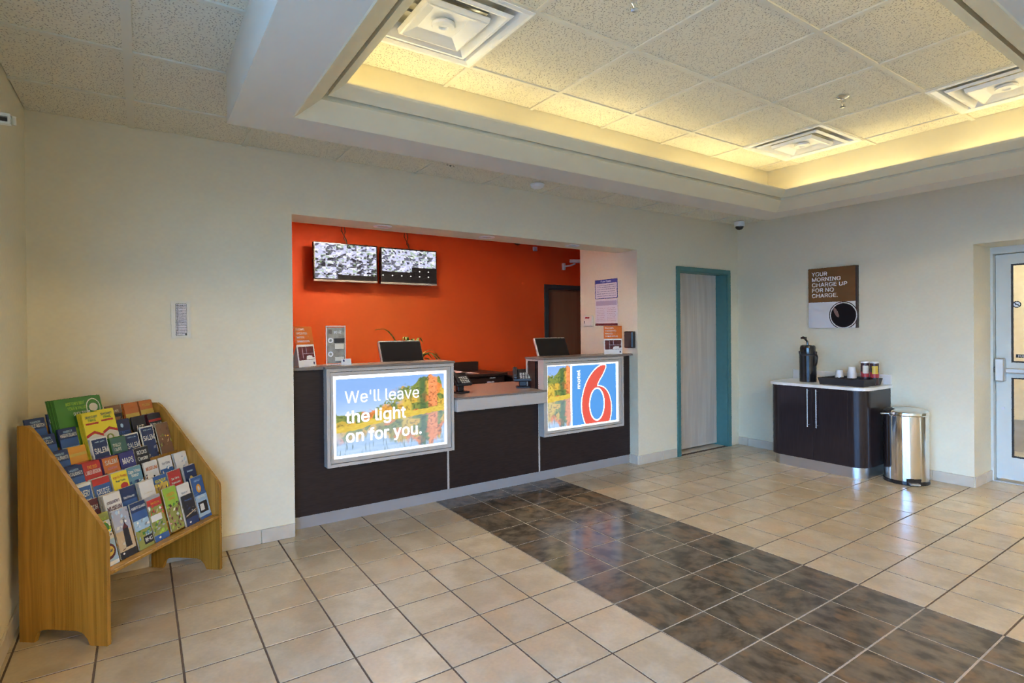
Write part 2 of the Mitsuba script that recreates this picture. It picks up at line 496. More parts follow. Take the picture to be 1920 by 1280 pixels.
leaf = sbox(.765, .022, 1.722, 2.055).difference(sbox(.875, .225, 1.612, .943)).difference(sbox(.875, 1.08, 1.612, 1.962))
put('door_3', yz(leaf, .045, DX), 'm_door_paint')
fr = sbox(.72, 0, 1.7448, 2.1215).difference(sbox(.762, -.1, 1.726, 2.062))
put('door_3__frame', cat(yz(fr, .10, 6.40), yz(sbox(.75, 0, 1.737, 2.075).difference(sbox(.78, -.1, 1.708, 2.04)), .015, DX + .047)), 'm_door_paint')
for z0, z1 in ((.225, .943), (1.08, 1.962)):
    k = put('door_3__glazing_bead', yz(sbox(.875, z0, 1.612, z1).difference(sbox(.887, z0 + .012, 1.600, z1 - .012)), .018, DX - .004), 'm_black_matt')
    put('door_3__pane', bx(DX + .02, DX + .0202, .88, 1.607, z0 + .006, z1 - .006), 'm_pane')
put('door_3__sill', bx(6.40, 6.62, .72, 1.745, -.02, .006), 'm_alu')
k = put('door_3__latch_box', bx(DX - .062, DX, 1.648, 1.719, .905, 1.118, .010), 'm_alu')
put('door_3__latch_box__push_rail', bx(DX - .075, DX - .045, .90, 1.64, .985, 1.03, .008), 'm_alu')
put('door_3__latch_box__black_end', bx(DX - .05, DX - .006, 1.7195, 1.735, .985, 1.04), 'm_black')
put('door_3__lock_cylinder', cyl((DX - .006, 1.672, .66), (DX, 1.672, .66), .013, 16), 'm_steel')
t = thing('no_smoking_sticker', 'round no smoking sticker on the upper pane of the right door', 'sticker')
sx, sy, sz = DX + .0185, 1.578, 1.60
ringm = Point(0, 0).buffer(.030).difference(Point(0, 0).buffer(.023))
put(t + '__disc', basis(extr(Point(0, 0).buffer(.023), .0004), (sx, sy, sz), -Y, Z, -X), 'm_white')
put(t + '__ring', basis(extr(unary_union([ringm, affinity.rotate(sbox(-.024, -.003, .024, .003), -40)]), .0008), (sx, sy, sz), -Y, Z, -X), 'm_black_matt')
put(t + '__cigarette', basis(extr(sbox(-.013, -.003, .013, .003), .0007), (sx, sy, sz), -Y, Z, -X), 'm_black_matt')
t = thing('push_sticker', 'dark sticker reading PUSH on the right door, above the bar', 'sticker')
put(t + '__strip', bx(DX + .0175, DX + .0185, 1.41, 1.586, 1.122, 1.152), 'm_black_matt')
put(t + '__lettering', basis(word('PUSH', .017, .0006), (DX + .0175, 1.572, 1.129), -Y, Z, -X), 'm_white')
# beyond the door and the left windows
struct('ground_outside')
put('ground_outside', bx(-14, -.75, -9, 9, -.12, -.03), 'm_ground')
struct('floor_vestibule')
put('floor_vestibule', bx(6.62, 8.3, -1.4, 3.4, -.1, -.02), 'm_ground')
struct('wall_vestibule')
put('wall_vestibule', cat(bx(8.2, 8.35, -1.4, 3.4, -.02, 2.8), bx(6.401, 8.2, -1.55, -1.4, -.02, 2.8), bx(6.401, 8.2, 3.4, 3.55, -.02, 2.8)), 'm_stucco')
put('wall_vestibule__base', bx(8.17, 8.2, -1.4, 3.4, -.02, .34), 'm_ground')
struct('ceiling_vestibule')
put('ceiling_vestibule', bx(6.401, 8.35, -1.55, 3.55, 2.7, 2.8), 'm_soffit')
t = thing('vestibule_lamp', 'square lamp panel in the ceiling beyond the glazed exit door', 'lamp')
emit(t + '__diffuser', bx(7.0, 7.6, .6, 1.8, 2.686, 2.692), VESTIBULE)
put(t + '__frame', basis(extr(sbox(6.97, .57, 7.63, 1.83).difference(sbox(7.0, .6, 7.6, 1.8)), .02), (0, 0, 2.68), X, Y, Z), 'm_white_metal')

# ------------------------------------------------------------------ air diffusers and sprinklers of the tray
for k, (cx, cy) in enumerate(DIFF):
    t = thing('air_diffuser', ['white square air diffuser nearest the camera at the left end of the tray ceiling',
                               'white square air diffuser in the back right corner of the tray ceiling',
                               'white square air diffuser at the right picture edge in the tray ceiling'][k], 'air vent', 'air diffusers of the tray ceiling')

    def q(h, z):
        return (cx - h, cx + h, cy - h, cy + h, z)
    put(t + '__pan', rings([q(.303, TZ + .004), q(.303, TZ - .004), q(.285, TZ - .006), q(.262, TZ + .004), q(.235, TZ + .045), q(.232, TZ + .06)]), 'm_white_metal')
    put(t + '__cone', rings([q(.235, TZ - .002), q(.222, TZ - .014), q(.212, TZ - .012), q(.185, TZ + .02), q(.172, TZ + .045)]), 'm_white_metal')
    put(t + '__centre_plate', rings([q(.158, TZ + .001), q(.152, TZ - .022), q(.144, TZ - .024), q(.09, TZ + .002), q(.05, TZ + .004), q(.001, TZ + .004)]), 'm_white_metal')
    put(t + '__hub', basis(lathe([(0, .012), (.052, .012), (.056, .004), (.05, -.004), (.022, -.006), (.018, .0), (0, .002)]), (cx, cy, TZ - .012), X, Y, Z), 'm_white_metal', smooth=35)
    put(t + '__duct', cat(rings([q(.235, TZ + .05), q(.235, TZ + .098)]), bx(cx - .24, cx + .24, cy - .24, cy + .24, TZ + .098, TZ + .10)), 'm_grid')
    put(t + '__bracket', cat(*[bx(cx - .23, cx + .23, cy + o - .008, cy + o + .008, TZ + .055, TZ + .068) for o in (-.09, .0, .09)]), 'm_steel')


def sprinkler(u, v, lab):
    d = FWD + RGT * (u - 975.5) / F_PX - UPV * (v - 621.5) / F_PX
    p = EYE + d * ((TZ - EYE[2]) / d[2])
    t = thing('sprinkler', lab, 'sprinkler', 'fire sprinklers of the tray ceiling')
    o = (p[0], p[1], TZ + .004)
    put(t + '__rosette', basis(lathe([(0, 0), (.035, 0), (.036, -.004), (.024, -.012), (.012, -.014), (.012, -.02), (0, -.02)]), o, X, Y, Z), 'm_chrome', smooth=35)
    put(t + '__frame', basis(cat(cyl((0, 0, -.014), (0, 0, -.03), .009, 12), tube([(-.011, 0, -.03), (-.018, 0, -.043), (-.003, 0, -.062)], .0028, 6), tube([(.011, 0, -.03), (.018, 0, -.043), (.003, 0, -.062)], .0028, 6)), o, X, Y, Z), 'm_chrome')
    put(t + '__deflector', basis(lathe([(0, -.062), (.016, -.062), (.017, -.065), (0, -.066)], 20), o, X, Y, Z), 'm_chrome')


sprinkler(1190, -8, 'chrome fire sprinkler at the top edge of the picture')
sprinkler(1580, 182, 'chrome fire sprinkler between the two right air diffusers')

# small ceiling things between tray and back wall
t = thing('smoke_detector', 'flat white smoke detector on the tile ceiling above the counter opening', 'smoke detector')
p = (2.78, 3.78)
put(t + '__base', basis(extr(Point(0, 0).buffer(.062, quad_segs=2), .012), (p[0], p[1], CZ - .012), X, Y, Z), 'm_white')
put(t + '__cover', basis(lathe([(0, -.034), (.036, -.034), (.052, -.026), (.056, -.012), (0, -.012)], 24), (p[0], p[1], CZ), X, Y, Z), 'm_white', smooth=35)
t = thing('ceiling_outlet', 'small dark sensor holes in the ceiling tile left of the smoke detector', 'sensor')
p = (1.93, 3.72)
for dx in (-.03, 0, .032):
    put(t + '__hole', cyl((p[0] + dx, p[1] + dx * .2, CZ + .0035), (p[0] + dx, p[1] + dx * .2, CZ + .006), .006 + .003 * (dx == 0), 10), 'm_black_matt')


def dome(x, y, z, lab, r=.058):
    t = thing('dome_camera', lab, 'security camera')
    put(t + '__housing', basis(lathe([(0, 0), (r, 0), (r * 1.02, -.012), (r, -.048), (r * .85, -.055), (0, -.055)], 32), (x, y, z), X, Y, Z), 'm_white', smooth=35)
    put(t + '__dome', basis(lathe([(.82 * r * math.cos(a), -.052 - .72 * r * math.sin(a)) for a in np.linspace(0, math.pi / 2, 9)], 32), (x, y, z), X, Y, Z), 'm_black_glass', smooth=35)


dome(5.77, 3.88, CZ, 'white dome camera with black lens in the back right ceiling corner')
dome(4.12, 6.05, 2.62, 'white dome camera with black lens on the office ceiling')
for k, (x, y) in enumerate(((1.565, 4.165), (2.515, 4.175), (3.49, 4.18))):
    t = thing('downlight', ['unlit recessed downlight at the left of the counter opening', 'unlit recessed downlight in the middle of the counter opening', 'unlit recessed downlight at the right of the counter opening'][k], 'downlight', 'recessed downlights over the counter')
    put(t + '__ring', basis(lathe([(.045, .004), (.045, -.004), (.066, -.006), (.072, 0), (.045, .004)], 32), (x, y, 2.2299), X, Y, Z), 'm_white', smooth=35)
    put(t + '__lens', basis(lathe([(0, -.003), (.045, -.002), (.045, -.001), (0, -.001)], 32), (x, y, 2.2299), X, Y, Z), 'm_lens')
# emergency light bracket sticking out from the left wall
t = thing('emergency_light', 'small pale metal light bracket sticking out at the left picture edge', 'emergency light')
ey_ = 2.90
put(t + '__frame', basis(extr(sbox(LX, 2.238, -.410, 2.278).difference(sbox(LX + .01, 2.246, -.418, 2.266)), .03), (0, ey_ + .03, 0), X, Z, -Y), 'm_white_metal')
put(t + '__slot', bx(LX + .002, -.415, ey_ + .018, ey_ + .026, 2.244, 2.268), 'm_black_matt')
put(t + '__wall_plate', bx(LX, LX + .008, ey_ - .03, ey_ + .06, 2.215, 2.30, .002), 'm_white_metal')
put(t + '__knob', basis(lathe([(0, 0), (.007, .001), (.008, .010), (.006, .030), (.009, .034), (0, .038)], 16), (-.4005, ey_ + .015, 2.238), X, Y, Z), 'm_ivory', smooth=35)

# ------------------------------------------------------------------ reception counter
PY = 4.17
t = thing('reception_counter', 'long dark wood reception counter with grey tops filling the wall opening', 'counter')
put(t + '__left_panel', bx(.872, 2.105, PY, PY + .05, .088, 1.14), 'm_espresso')
put(t + '__middle_panel', bx(2.123, 3.052, PY, PY + .05, .088, .78), 'm_espresso')
put(t + '__right_panel', bx(3.07, 4.248, PY, PY + .05, .088, 1.135), 'm_espresso')
for x in (2.105, 3.052):
    k = put(t + '__panel_strip', bx(x, x + .018, PY, PY + .05, .088, .78), 'm_silver')
put(t + '__kick_plate', bx(.872, 4.248, PY + .008, PY + .06, 0, .088), 'm_kick')
put(t + '__left_top', cat(bx(.872, 1.09, 4.118, 4.37, 1.14, 1.16, .002), bx(1.09, 2.135, 4.068, 4.37, 1.145, 1.163, .002)), 'm_slab')
put(t + '__right_top', cat(bx(3.045, 4.10, 4.068, 4.37, 1.133, 1.153, .002), bx(4.10, 4.249, 4.118, 4.37, 1.133, 1.153, .002)), 'm_slab')
for m in (bx(2.10, 2.13, PY + .05, 4.36, .86, 1.14), bx(3.055, 3.085, PY + .05, 4.36, .86, 1.133), bx(.873, 2.10, 4.33, 4.36, .86, 1.14), bx(3.085, 4.249, 4.33, 4.36, .86, 1.133)):
    put(t + '__tower_side', m, 'm_espresso')
put(t + '__side_edging', cat(bx(3.051, 3.0545, 4.335, 4.362, .86, 1.133), bx(3.051, 3.0545, PY, 4.362, 1.118, 1.133)), 'm_silver')
put(t + '__apron', cat(bx(2.138, 3.066, 4.048, 4.075, .742, .845, .006), bx(2.138, 3.053, 4.07, 4.14, .742, .842, .003)), 'm_silver')
put(t + '__work_top', cat(bx(2.138, 3.066, 4.046, 4.14, .845, .860, .002), bx(2.138, 3.052, 4.14, 4.23, .84, .860), bx(.873, 4.249, 4.2205, 4.96, .84, .8599)), 'm_slab')

# illuminated signs on the counter
S1 = (1.15, 2.07, .482, 1.090)
S2 = (3.102, 4.020, .470, 1.080)


def landscape(s, t):
    """a printed autumn lake picture, s to the right and t up, both from 0 to 1"""
    sky = mix((.62, .80, 1.0), (.26, .47, .90), smoothstep(.45, 1.0, t + .25 * (1 - s) - .2 * fbm(s * 3, t * 6)))
    n1 = fbm(s * 34, t * 26, octaves=4)
    big = noise(s * 9 + 3, 2.2)
    band = .355 + .17 * s - .03 * noise(s * 6, 7)

    def top(x):
        h = .515 + .03 * noise(x * 22, 1) + .10 * smoothstep(.2, .32, x) * noise(x * 11, 5) + .26 * smoothstep(.36, .62, x) + .06 * noise(x * 30, 9) * smoothstep(.3, .6, x)
        h += .10 * smoothstep(.70, .76, x) - .04 * smoothstep(.79, .82, x) + .06 * smoothstep(.82, .86, x) - .16 * smoothstep(.95, .99, x)
        return h

    def trees(x, y, seed):
        d1, d2, r = voronoi(x * 15 + seed, y * 11)
        f = fbm(x * 60 + seed, y * 50, octaves=3)
        c = mix((.10, .20, .035), (.34, .36, .05), f)
        c = mix(c, (.85, .52, .05), smoothstep(.58, .66, r) * .9)
        c = mix(c, (.90, .24, .04), smoothstep(.80, .86, r) * .9)
        c = mix(c, (.05, .14, .04), smoothstep(.74, .77, x) * smoothstep(.84, .80, x) * .8)
        red = smoothstep(.055, .035, dr.abs(x - .885)) * smoothstep(.50, .56, y)
        c = mix(c, mix((.95, .22, .04), (1.0, .42, .16), f), red)
        yel = smoothstep(.06, .03, dr.abs(x - .63)) * smoothstep(.75, .66, y)
        c = mix(c, mix((.75, .42, .03), (.95, .72, .10), f), yel * .8)
        return mix(c, (.02, .03, .01), smoothstep(.55, .72, 1 - f) * .55)

    h = top(s) + .09 * (n1 - .5)
    thin = smoothstep(.34, .40, s) * smoothstep(.62, .50, s) * smoothstep(.58, .66, t)
    cover = smoothstep(h + .012, h - .012, t) * (1 - thin * smoothstep(.35, .6, fbm(s * 70, t * 40, octaves=3)))
    up = mix(sky, trees(s, t, 0.0), cover)
    grass = mix((.55, .36, .03), (.98, .74, .10), fbm(s * 40, t * 120, octaves=3))
    y2 = 2 * band - t
    wob = .02 * (noise(s * 20, t * 90) - .5)
    hr = top(s + wob) + .14 * (fbm(s * 40, t * 9, octaves=3) - .5)
    water = mix((.36, .56, .88), (.62, .80, .98), fbm(s * 8, t * 40, octaves=3))
    refl = mix(trees(s + wob, y2, 4.0), water, .22)
    w = mix(water, refl, smoothstep(hr + .02, hr - .06, y2) * smoothstep(.02, .20, s + .4 * t))
    reeds = smoothstep(.62, .72, fbm(s * 120, t * 10, octaves=3)) * smoothstep(.32, .08, t)
    w = mix(w, (.10, .16, .12), reeds * .6)
    c = mix(w, up, smoothstep(band - .035, band - .025, t))
    return mix(c, grass, smoothstep(.045, .030, dr.abs(t - band) + .02 * (n1 - .5)))


def sign_tex(x0, x1, z0, z1, s0=0., s1=1.):
    def fn(p, n, uv):
        s = s0 + (s1 - s0) * (p.x - x0) / (x1 - x0)
        return landscape(s, (p.z - z0) / (z1 - z0)) * .94
    return proc(fn)


def lightbox(lab, fx0, fx1, fz0, fz1, lit):
    t = thing('lightbox_sign', lab, 'sign', 'lit signs on the counter front')
    y0, y1 = 4.085, PY - .0005
    put(t + '__outer_frame', plane_xz(extr(sbox(fx0, fz0, fx1, fz1).difference(sbox(fx0 + .024, fz0 + .024, fx1 - .024, fz1 - .024)), y1 - y0), y1), 'm_silver')
    x0, x1, z0, z1 = lit
    put(t + '__inner_frame', plane_xz(extr(sbox(fx0 + .028, fz0 + .028, fx1 - .028, fz1 - .028).difference(sbox(x0, z0, x1, z1)), .05), y0 + .055), 'm_silver')
    put(t + '__back_tray', bx(fx0 + .02, fx1 - .02, y0 + .03, y1 - .001, fz0 + .02, fz1 - .02), 'm_black_matt')
    emit(t + '__lit_border', bx(x0 - .004, x1 + .004, y0 + .0215, y0 + .025, z0 - .004, z1 + .004), (1.25, 1.35, 1.40))
    return t


UV4 = np.array([(0, 0), (1, 0), (1, 1), (0, 1.)])


def quad_xz(x0, x1, z0, z1, y):
    return trimesh.Trimesh([(x0, y, z0), (x1, y, z0), (x1, y, z1), (x0, y, z1)], [(0, 1, 2), (0, 2, 3)], process=False)


t = lightbox('lit sign showing an autumn lake with white text about leaving the light on', 1.103, 2.130, .426, 1.145, S1)
y = 4.085
pic = (1.173, 2.050, .500, 1.064)
emit(t + '__picture', quad_xz(*pic, y + .0205), sign_tex(*pic), 'm_black_matt', uv=UV4)
rows = [('We\'ll leave', 1.236, .884, .590), ('the light', 1.240, .737, .474), ('on for you.', 1.238, .594, .603)]
emit(t + '__lettering', cat(*[basis(word(s, .088, .0012, k > 0, w), (x, y + .020, z), X, Z, -Y) for k, (s, x, z, w) in enumerate(rows)]), (1.3, 1.32, 1.35))
t = lightbox('lit sign with a red number 6 on a blue field beside an autumn strip', 3.056, 4.080, .420, 1.131, S2)
pic = (3.116, 3.390, .491, 1.069)
emit(t + '__picture', quad_xz(*pic, y + .0205), sign_tex(*pic, .58, .90), 'm_black_matt', uv=UV4)
bl = (3.412, 3.990, .487, 1.063)
emit(t + '__blue_field', quad_xz(*bl, y + .0205), (.075, .32, .78), 'm_black_matt')
bw, bh = bl[1] - bl[0], bl[3] - bl[2]


def P6(pts):
    return [(bl[0] + s * bw, bl[2] + t_ * bh) for s, t_ in pts]


def smooth_poly(pts):
    p = Polygon(pts).buffer(0)
    q_ = np.array(pts + [pts[0]])
    for _ in range(3):
        a = q_[:-1]; b = q_[1:]
        q_ = np.empty((2 * len(a) + 1, 2)); q_[0:-1:2] = .75 * a + .25 * b; q_[1::2] = .25 * a + .75 * b; q_[-1] = q_[0]
    return Polygon(q_).buffer(0)


outer = smooth_poly(P6([(.715, .995), (.76, .985), (.765, .945), (.70, .83), (.585, .695), (.555, .625), (.60, .635), (.72, .60), (.82, .50), (.875, .36), (.89, .22), (.87, .06), (.80, -.10), (.66, -.18),
                        (.46, -.18), (.31, -.06), (.23, .10), (.195, .28), (.205, .44), (.27, .64), (.37, .80), (.50, .92), (.62, .985)]))
hole = affinity.scale(Point(bl[0] + .548 * bw, bl[2] + .318 * bh).buffer(1, quad_segs=24), .165 * bw, .272 * bh)
clip = sbox(bl[0], bl[2], bl[1], bl[3])
red = outer.buffer(-.006).difference(hole.buffer(.009)).intersection(clip)
white = outer.buffer(.006).difference(hole.buffer(-.006)).intersection(clip).difference(red)
emit(t + '__numeral', plane_xz(extr(red, .0012), y + .0202), (.76, .088, .053), 'm_black_matt')
emit(t + '__numeral_outline', plane_xz(extr(white, .0010), y + .0202), (1.25, 1.3, 1.35))
emit(t + '__lettering', basis(word('motel', .040, .0012, True, .182), (3.512, y + .020, .832), Z, -X, -Y), (1.25, 1.3, 1.35))

# ------------------------------------------------------------------ things on and behind the counter
def card_stand(lab, p0, ex, lean, w, h, group):
    """a printed card leaning back in a clear holder, with a folded back leg"""
    t = thing('card_stand', lab, 'sign', group)
    ex = np.array(ex, float); ex /= np.linalg.norm(ex)
    back = np.cross(Z, ex)
    ey = Z * math.cos(lean) + back * math.sin(lean)
    ez = np.cross(ex, ey)
    o = np.array(p0, float)
    B = lambda m: basis(m, o, ex, ey, ez)
    put(t + '__card', B(bx(0, w, 0, h, -.0015, 0)), 'm_white')
    put(t + '__orange_panel', B(bx(0, w, h * .55, h, 0, .0008)), 'm_orange_print')
    words = ['ROOMS.', 'UPDATED.', 'RATES.', 'UNBEATEN.']
    wd = [.48, .63, .43, .70]
    put(t + '__lettering', B(cat(*[basis(word(s_, h * .048, .0006, True, wd[k] * w), (w * .07, h * (.905 - .098 * k), .0008), X, Y, Z) for k, s_ in enumerate(words)])), 'm_white')
    put(t + '__photo', B(bx(w * .06, w * .94, h * .17, h * .50, 0, .0006)), 'm_maroon')
    put(t + '__photo__wall', B(cat(bx(w * .28, w * .31, h * .20, h * .50, .0006, .0010), bx(w * .50, w * .53, h * .32, h * .50, .0006, .0010), bx(w * .28, w * .94, h * .32, h * .335, .0006, .0010))), 'm_lilac')
    put(t + '__photo__bed', B(cat(basis(extr(affinity.scale(Point(0, 0).buffer(1), w * .17, h * .035), .0006), (w * .66, h * .245, .0006), X, Y, Z), bx(w * .48, w * .94, h * .18, h * .225, .0006, .001))), 'm_white')
    put(t + '__mark', B(bx(w * .84, w * .92, h * .045, h * .11, 0, .0006)), 'm_navy')
    q0 = o + ey * h * .75
    foot = np.array([q0[0], q0[1], o[2]]) + back * .07
    V = [q0 + ex * w * .2, q0 + ex * w * .8, foot + ex * w * .8, foot + ex * w * .2]
    leg = trimesh.Trimesh([v - back * .001 for v in V] + [v + back * .001 for v in V], [(0, 1, 2), (0, 2, 3), (4, 6, 5), (4, 7, 6), (0, 4, 5), (0, 5, 1), (3, 2, 6), (3, 6, 7), (0, 3, 7), (0, 7, 4), (1, 5, 6), (1, 6, 2)])
    put(t + '__back_leg', leg, 'm_white')
    return t


mat('m_orange_print', (.60, .135, .022), .4, spec=.3)
mat('m_maroon', proc(lambda p, n, uv: mix((.025, .008, .015), (.13, .03, .03), fbm((p.x + p.y) * 45, p.z * 45, octaves=2))), .4, spec=.3)
mat('m_lilac', (.42, .36, .42), .4, spec=.3)
mat('m_navy', (.02, .025, .09), .4, spec=.3)
mat('m_print_grey', proc(lambda p, n, uv: mix((.12, .11, .09), (.40, .37, .29), fbm(p.x * 40, p.z * 40, octaves=4))), .35, spec=.4)
ST = 1.160
card_stand('leaning orange and white room card at the left end of the counter', (.926, 4.124, ST + .0012), (math.cos(.764), math.sin(.764), 0), .14, .216, .296, 'orange room cards on the counter')
card_stand('leaning orange and white room card at the right end of the counter', (3.892, 4.170, 1.1545), (math.cos(-.22), math.sin(-.22), 0), .03, .216, .288, 'orange room cards on the counter')
# clear stand with a grey sheet
t = thing('sheet_holder', 'clear stand holding a grey printed sheet between room card and black screen', 'sign')
x0, x1, hy, z0, z1 = 1.143, 1.290, 4.24, 1.1635, 1.458
put(t + '__sheet', bx(x0 + .008, x1 - .008, hy, hy + .001, z0 + .012, z1 - .012), 'm_print_grey')
put(t + '__edge', plane_xz(extr(sbox(x0, z0, x1, z1).difference(sbox(x0 + .006, z0 + .006, x1 - .006, z1 - .006)), .006), hy + .004), 'm_white_top')
put(t + '__foot', bx(x0, x1, hy, hy + .09, z0, z0 + .004), 'm_acrylic_edge')
for cz_ in (.215, .112):
    put(t + '__round_mark', plane_xz(extr(Point(x0 + .034, z0 + cz_ - .03).buffer(.020).difference(Point(x0 + .034, z0 + cz_ - .03).buffer(.010)), .0006), hy), 'm_white')
put(t + '__dark_band', bx(x0 + .060, x1 - .008, hy - .0006, hy, z0 + .165, z0 + .200), 'm_black_matt')
put(t + '__dark_square', bx(x0 + .018, x0 + .044, hy - .0006, hy, z0 + .235, z0 + .268), 'm_slab')
put(t + '__pale_band', cat(bx(x0 + .066, x1 - .014, hy - .0006, hy, z0 + .12, z0 + .158), bx(x0 + .066, x1 - .014, hy - .0006, hy, z0 + .03, z0 + .06)), 'm_ivory')
put(t + '__lettering', basis(word('WI-FI', .022, .0006, True, .055), (x0 + .058, hy - .0001, z0 + .235), X, Z, -Y), 'm_white')
mat('m_acrylic_edge', (.45, .43, .38), .15, spec=.5)
t = thing('business_card', 'small white card standing at the foot of the grey sheet', 'card')
put(t + '__card', basis(bx(0, .075, 0, .050, 0, .001), (1.235, 4.165, ST + .0035), X, Z * .94 + Y * .34, -Y * .94 + Z * .34), 'm_white')
put(t + '__mark', basis(bx(.014, .026, .026, .042, .001, .0015), (1.235, 4.165, ST + .0035), X, Z * .94 + Y * .34, -Y * .94 + Z * .34), 'm_navy')
put(t + '__holder', bx(1.232, 1.313, 4.158, 4.185, ST + .0032, ST + .0055), 'm_acrylic_edge')


def screen(lab, xc, yb, w, h, ang, lean, zb):
    t = thing('counter_screen', lab, 'monitor', 'black screens behind the counter')
    ex = np.array([math.cos(ang), math.sin(ang), 0]); back = np.cross(Z, ex)
    ey = Z * math.cos(lean) + back * math.sin(lean); ez = np.cross(ex, ey)
    o = np.array([xc, yb, zb]) - ex * w / 2
    B = lambda m: basis(m, o, ex, ey, ez)
    put(t + '__housing', B(bx(0, w, 0, h, -.030, 0, .006)), 'm_alu')
    put(t + '__glass', B(bx(.012, w - .006, .008, h - .012, 0, .002)), 'm_black_glass')
    c = o + ex * w / 2 + ey * h * .4 - ez * .03
    put(t + '__stem', trimesh.creation.cylinder(radius=.018, segment=[c, (c[0] + back[0] * .03, c[1] + back[1] * .03, .873)], sections=14), 'm_black')
    put(t + '__base', basis(lathe([(0, 0), (.10, 0), (.10, .008), (.03, .014), (0, .014)], 28), (c[0] + back[0] * .03, c[1] + back[1] * .03, .8601), X, Y, Z), 'm_black', smooth=35)


screen('black slanted screen behind the left half of the counter, plant behind it', 1.86, 4.46, .39, .275, .02, .42, 1.08)
screen('black slanted screen behind the right half of the counter, before the brown door', 3.50, 4.46, .40, .275, -.02, .42, 1.08)
# desk telephones with tilted bodies
def phone(lab, x, y, ang):
    t = thing('desk_phone', lab, 'telephone', 'black telephones on the low counter')
    R = lambda m: basis(m, (x, y, .8601), (math.cos(ang), math.sin(ang), 0), (-math.sin(ang), math.cos(ang), 0), Z)
    put(t + '__stand', R(cat(bx(-.065, .065, -.05, .07, 0, .014, .004), bx(-.035, .035, -.01, .035, .014, .075, .006))), 'm_phone')
    tl = .75
    ey, ez = Y * math.cos(tl) + Z * math.sin(tl), -Y * math.sin(tl) + Z * math.cos(tl)
    Bd = lambda m: R(basis(m, (0, -.045, .055), X, ey, ez))
    put(t + '__body', Bd(bx(-.095, .095, 0, .15, 0, .032, .010)), 'm_phone')
    put(t + '__handset', Bd(cat(bx(-.094, -.054, .004, .05, .034, .062, .009), bx(-.094, -.054, .105, .15, .034, .062, .009), bx(-.09, -.058, .03, .13, .050, .066, .006))), 'm_phone')
    put(t + '__display', Bd(bx(-.035, .075, .108, .135, .032, .0335)), 'm_black_glass')
    for r in range(4):
        for c_ in range(4):
            put(t + '__key', Bd(bx(-.03 + c_ * .026, -.012 + c_ * .026, .018 + r * .020, .030 + r * .020, .032, .0355, .001)), 'm_key')


mat('m_phone', (.012, .012, .014), .28, spec=.28)
mat('m_key', (.50, .48, .42), .4, spec=.4)
phone('black telephone on the low counter beside the autumn lake sign', 2.34, 4.36, .25)
phone('black telephone on the low counter beside the number 6 sign', 3.02, 4.37, -.55)
# plant behind the left screen
t = thing('potted_plant', 'green trailing plant seen over the left counter screen', 'plant')
pp = np.array([2.14, 5.0, .8601])
put(t + '__pot', basis(lathe([(0, 0), (.06, 0), (.085, .14), (.09, .15), (.078, .15), (.07, .13), (0, .13)], 28), pp, X, Y, Z), 'm_black_matt', smooth=35)
put(t + '__soil', basis(lathe([(0, .14), (.075, .138), (.075, .131), (0, .131)], 20), pp, X, Y, Z), 'm_dark')


def leaf_mesh(path, wmax):
    path = np.asarray(path, float); n = len(path)
    V, Fc = [], []
    for k in range(n):
        tt = k / (n - 1)
        d = path[min(k + 1, n - 1)] - path[max(k - 1, 0)]
        side = np.cross(d, Z); L = np.linalg.norm(side); side = side / L if L > 1e-6 else X
        w = wmax * math.sin(math.pi * min(1, .08 + tt * .92)) ** .7
        V += [path[k] - side * w, path[k] + Z * -.003, path[k] + side * w]
    for k in range(n - 1):
        a = 3 * k
        for c_ in (0, 1):
            Fc += [(a + c_, a + c_ + 1, a + c_ + 4), (a + c_, a + c_ + 4, a + c_ + 3)]
    return trimesh.Trimesh(V, Fc, process=False)


for k in range(26):
    a = rng.uniform(0, 2 * math.pi); L = rng.uniform(.16, .34); rise = rng.uniform(.18, .40)
    if k == 0:
        a, L, rise = 3.25, .36, .46
    if k in (1, 2, 3):
        a, L, rise = -.1 + .25 * (k - 2), .40, .34
    if 4 <= k <= 14:
        L, rise = rng.uniform(.06, .17), rng.uniform(.36, .43)
    path = []
    for s_ in np.linspace(0, 1, 9):
        drop = (.34 if k in (1, 2, 3) else .10) * s_ ** 2.6 * (1 if k else .2)
        path.append(pp + np.array([math.cos(a) * L * s_, math.sin(a) * L * s_ * .8, .13 + rise * math.sin(min(1.57, s_ * 1.9)) - drop * 1.2]))
    put(t + '__leaf', leaf_mesh(path, .016 + .006 * rng.random()), 'm_leaf', smooth=True)
# desk along the orange wall
t = thing('office_desk', 'dark wood desk along the orange wall with drawers and a low upstand', 'desk')
put(t + '__top', bx(.6, 3.66, 5.62, 6.28, .865, .895, .003), 'm_espresso')
put(t + '__front', bx(.62, 3.64, 5.66, 5.69, .08, .865), 'm_espresso')
put(t + '__upstand', bx(.6, 3.60, 6.22, 6.285, .895, 1.005, .003), 'm_espresso')
for x in (1.2, 2.1, 3.0):
    k = put(t + '__drawer', bx(x + .02, x + .60, 5.640, 5.66, .70, .85, .003), 'm_espresso')
put(t + '__label_strip', cat(bx(3.42, 3.50, 5.636, 5.639, .835, .847), bx(3.38, 3.48, 5.636, 5.639, .785, .802)), 'm_white')
put(t + '__body', bx(.64, 3.62, 5.69, 6.25, 0, .865), 'm_espresso')
t = thing('side_desk', 'dark wood side desk standing right of the drawers', 'desk')
put(t + '__top', bx(3.68, 4.55, 5.35, 6.1, .84, .865, .003), 'm_espresso')
put(t + '__body', bx(3.72, 4.50, 5.40, 6.05, 0, .84), 'm_espresso')
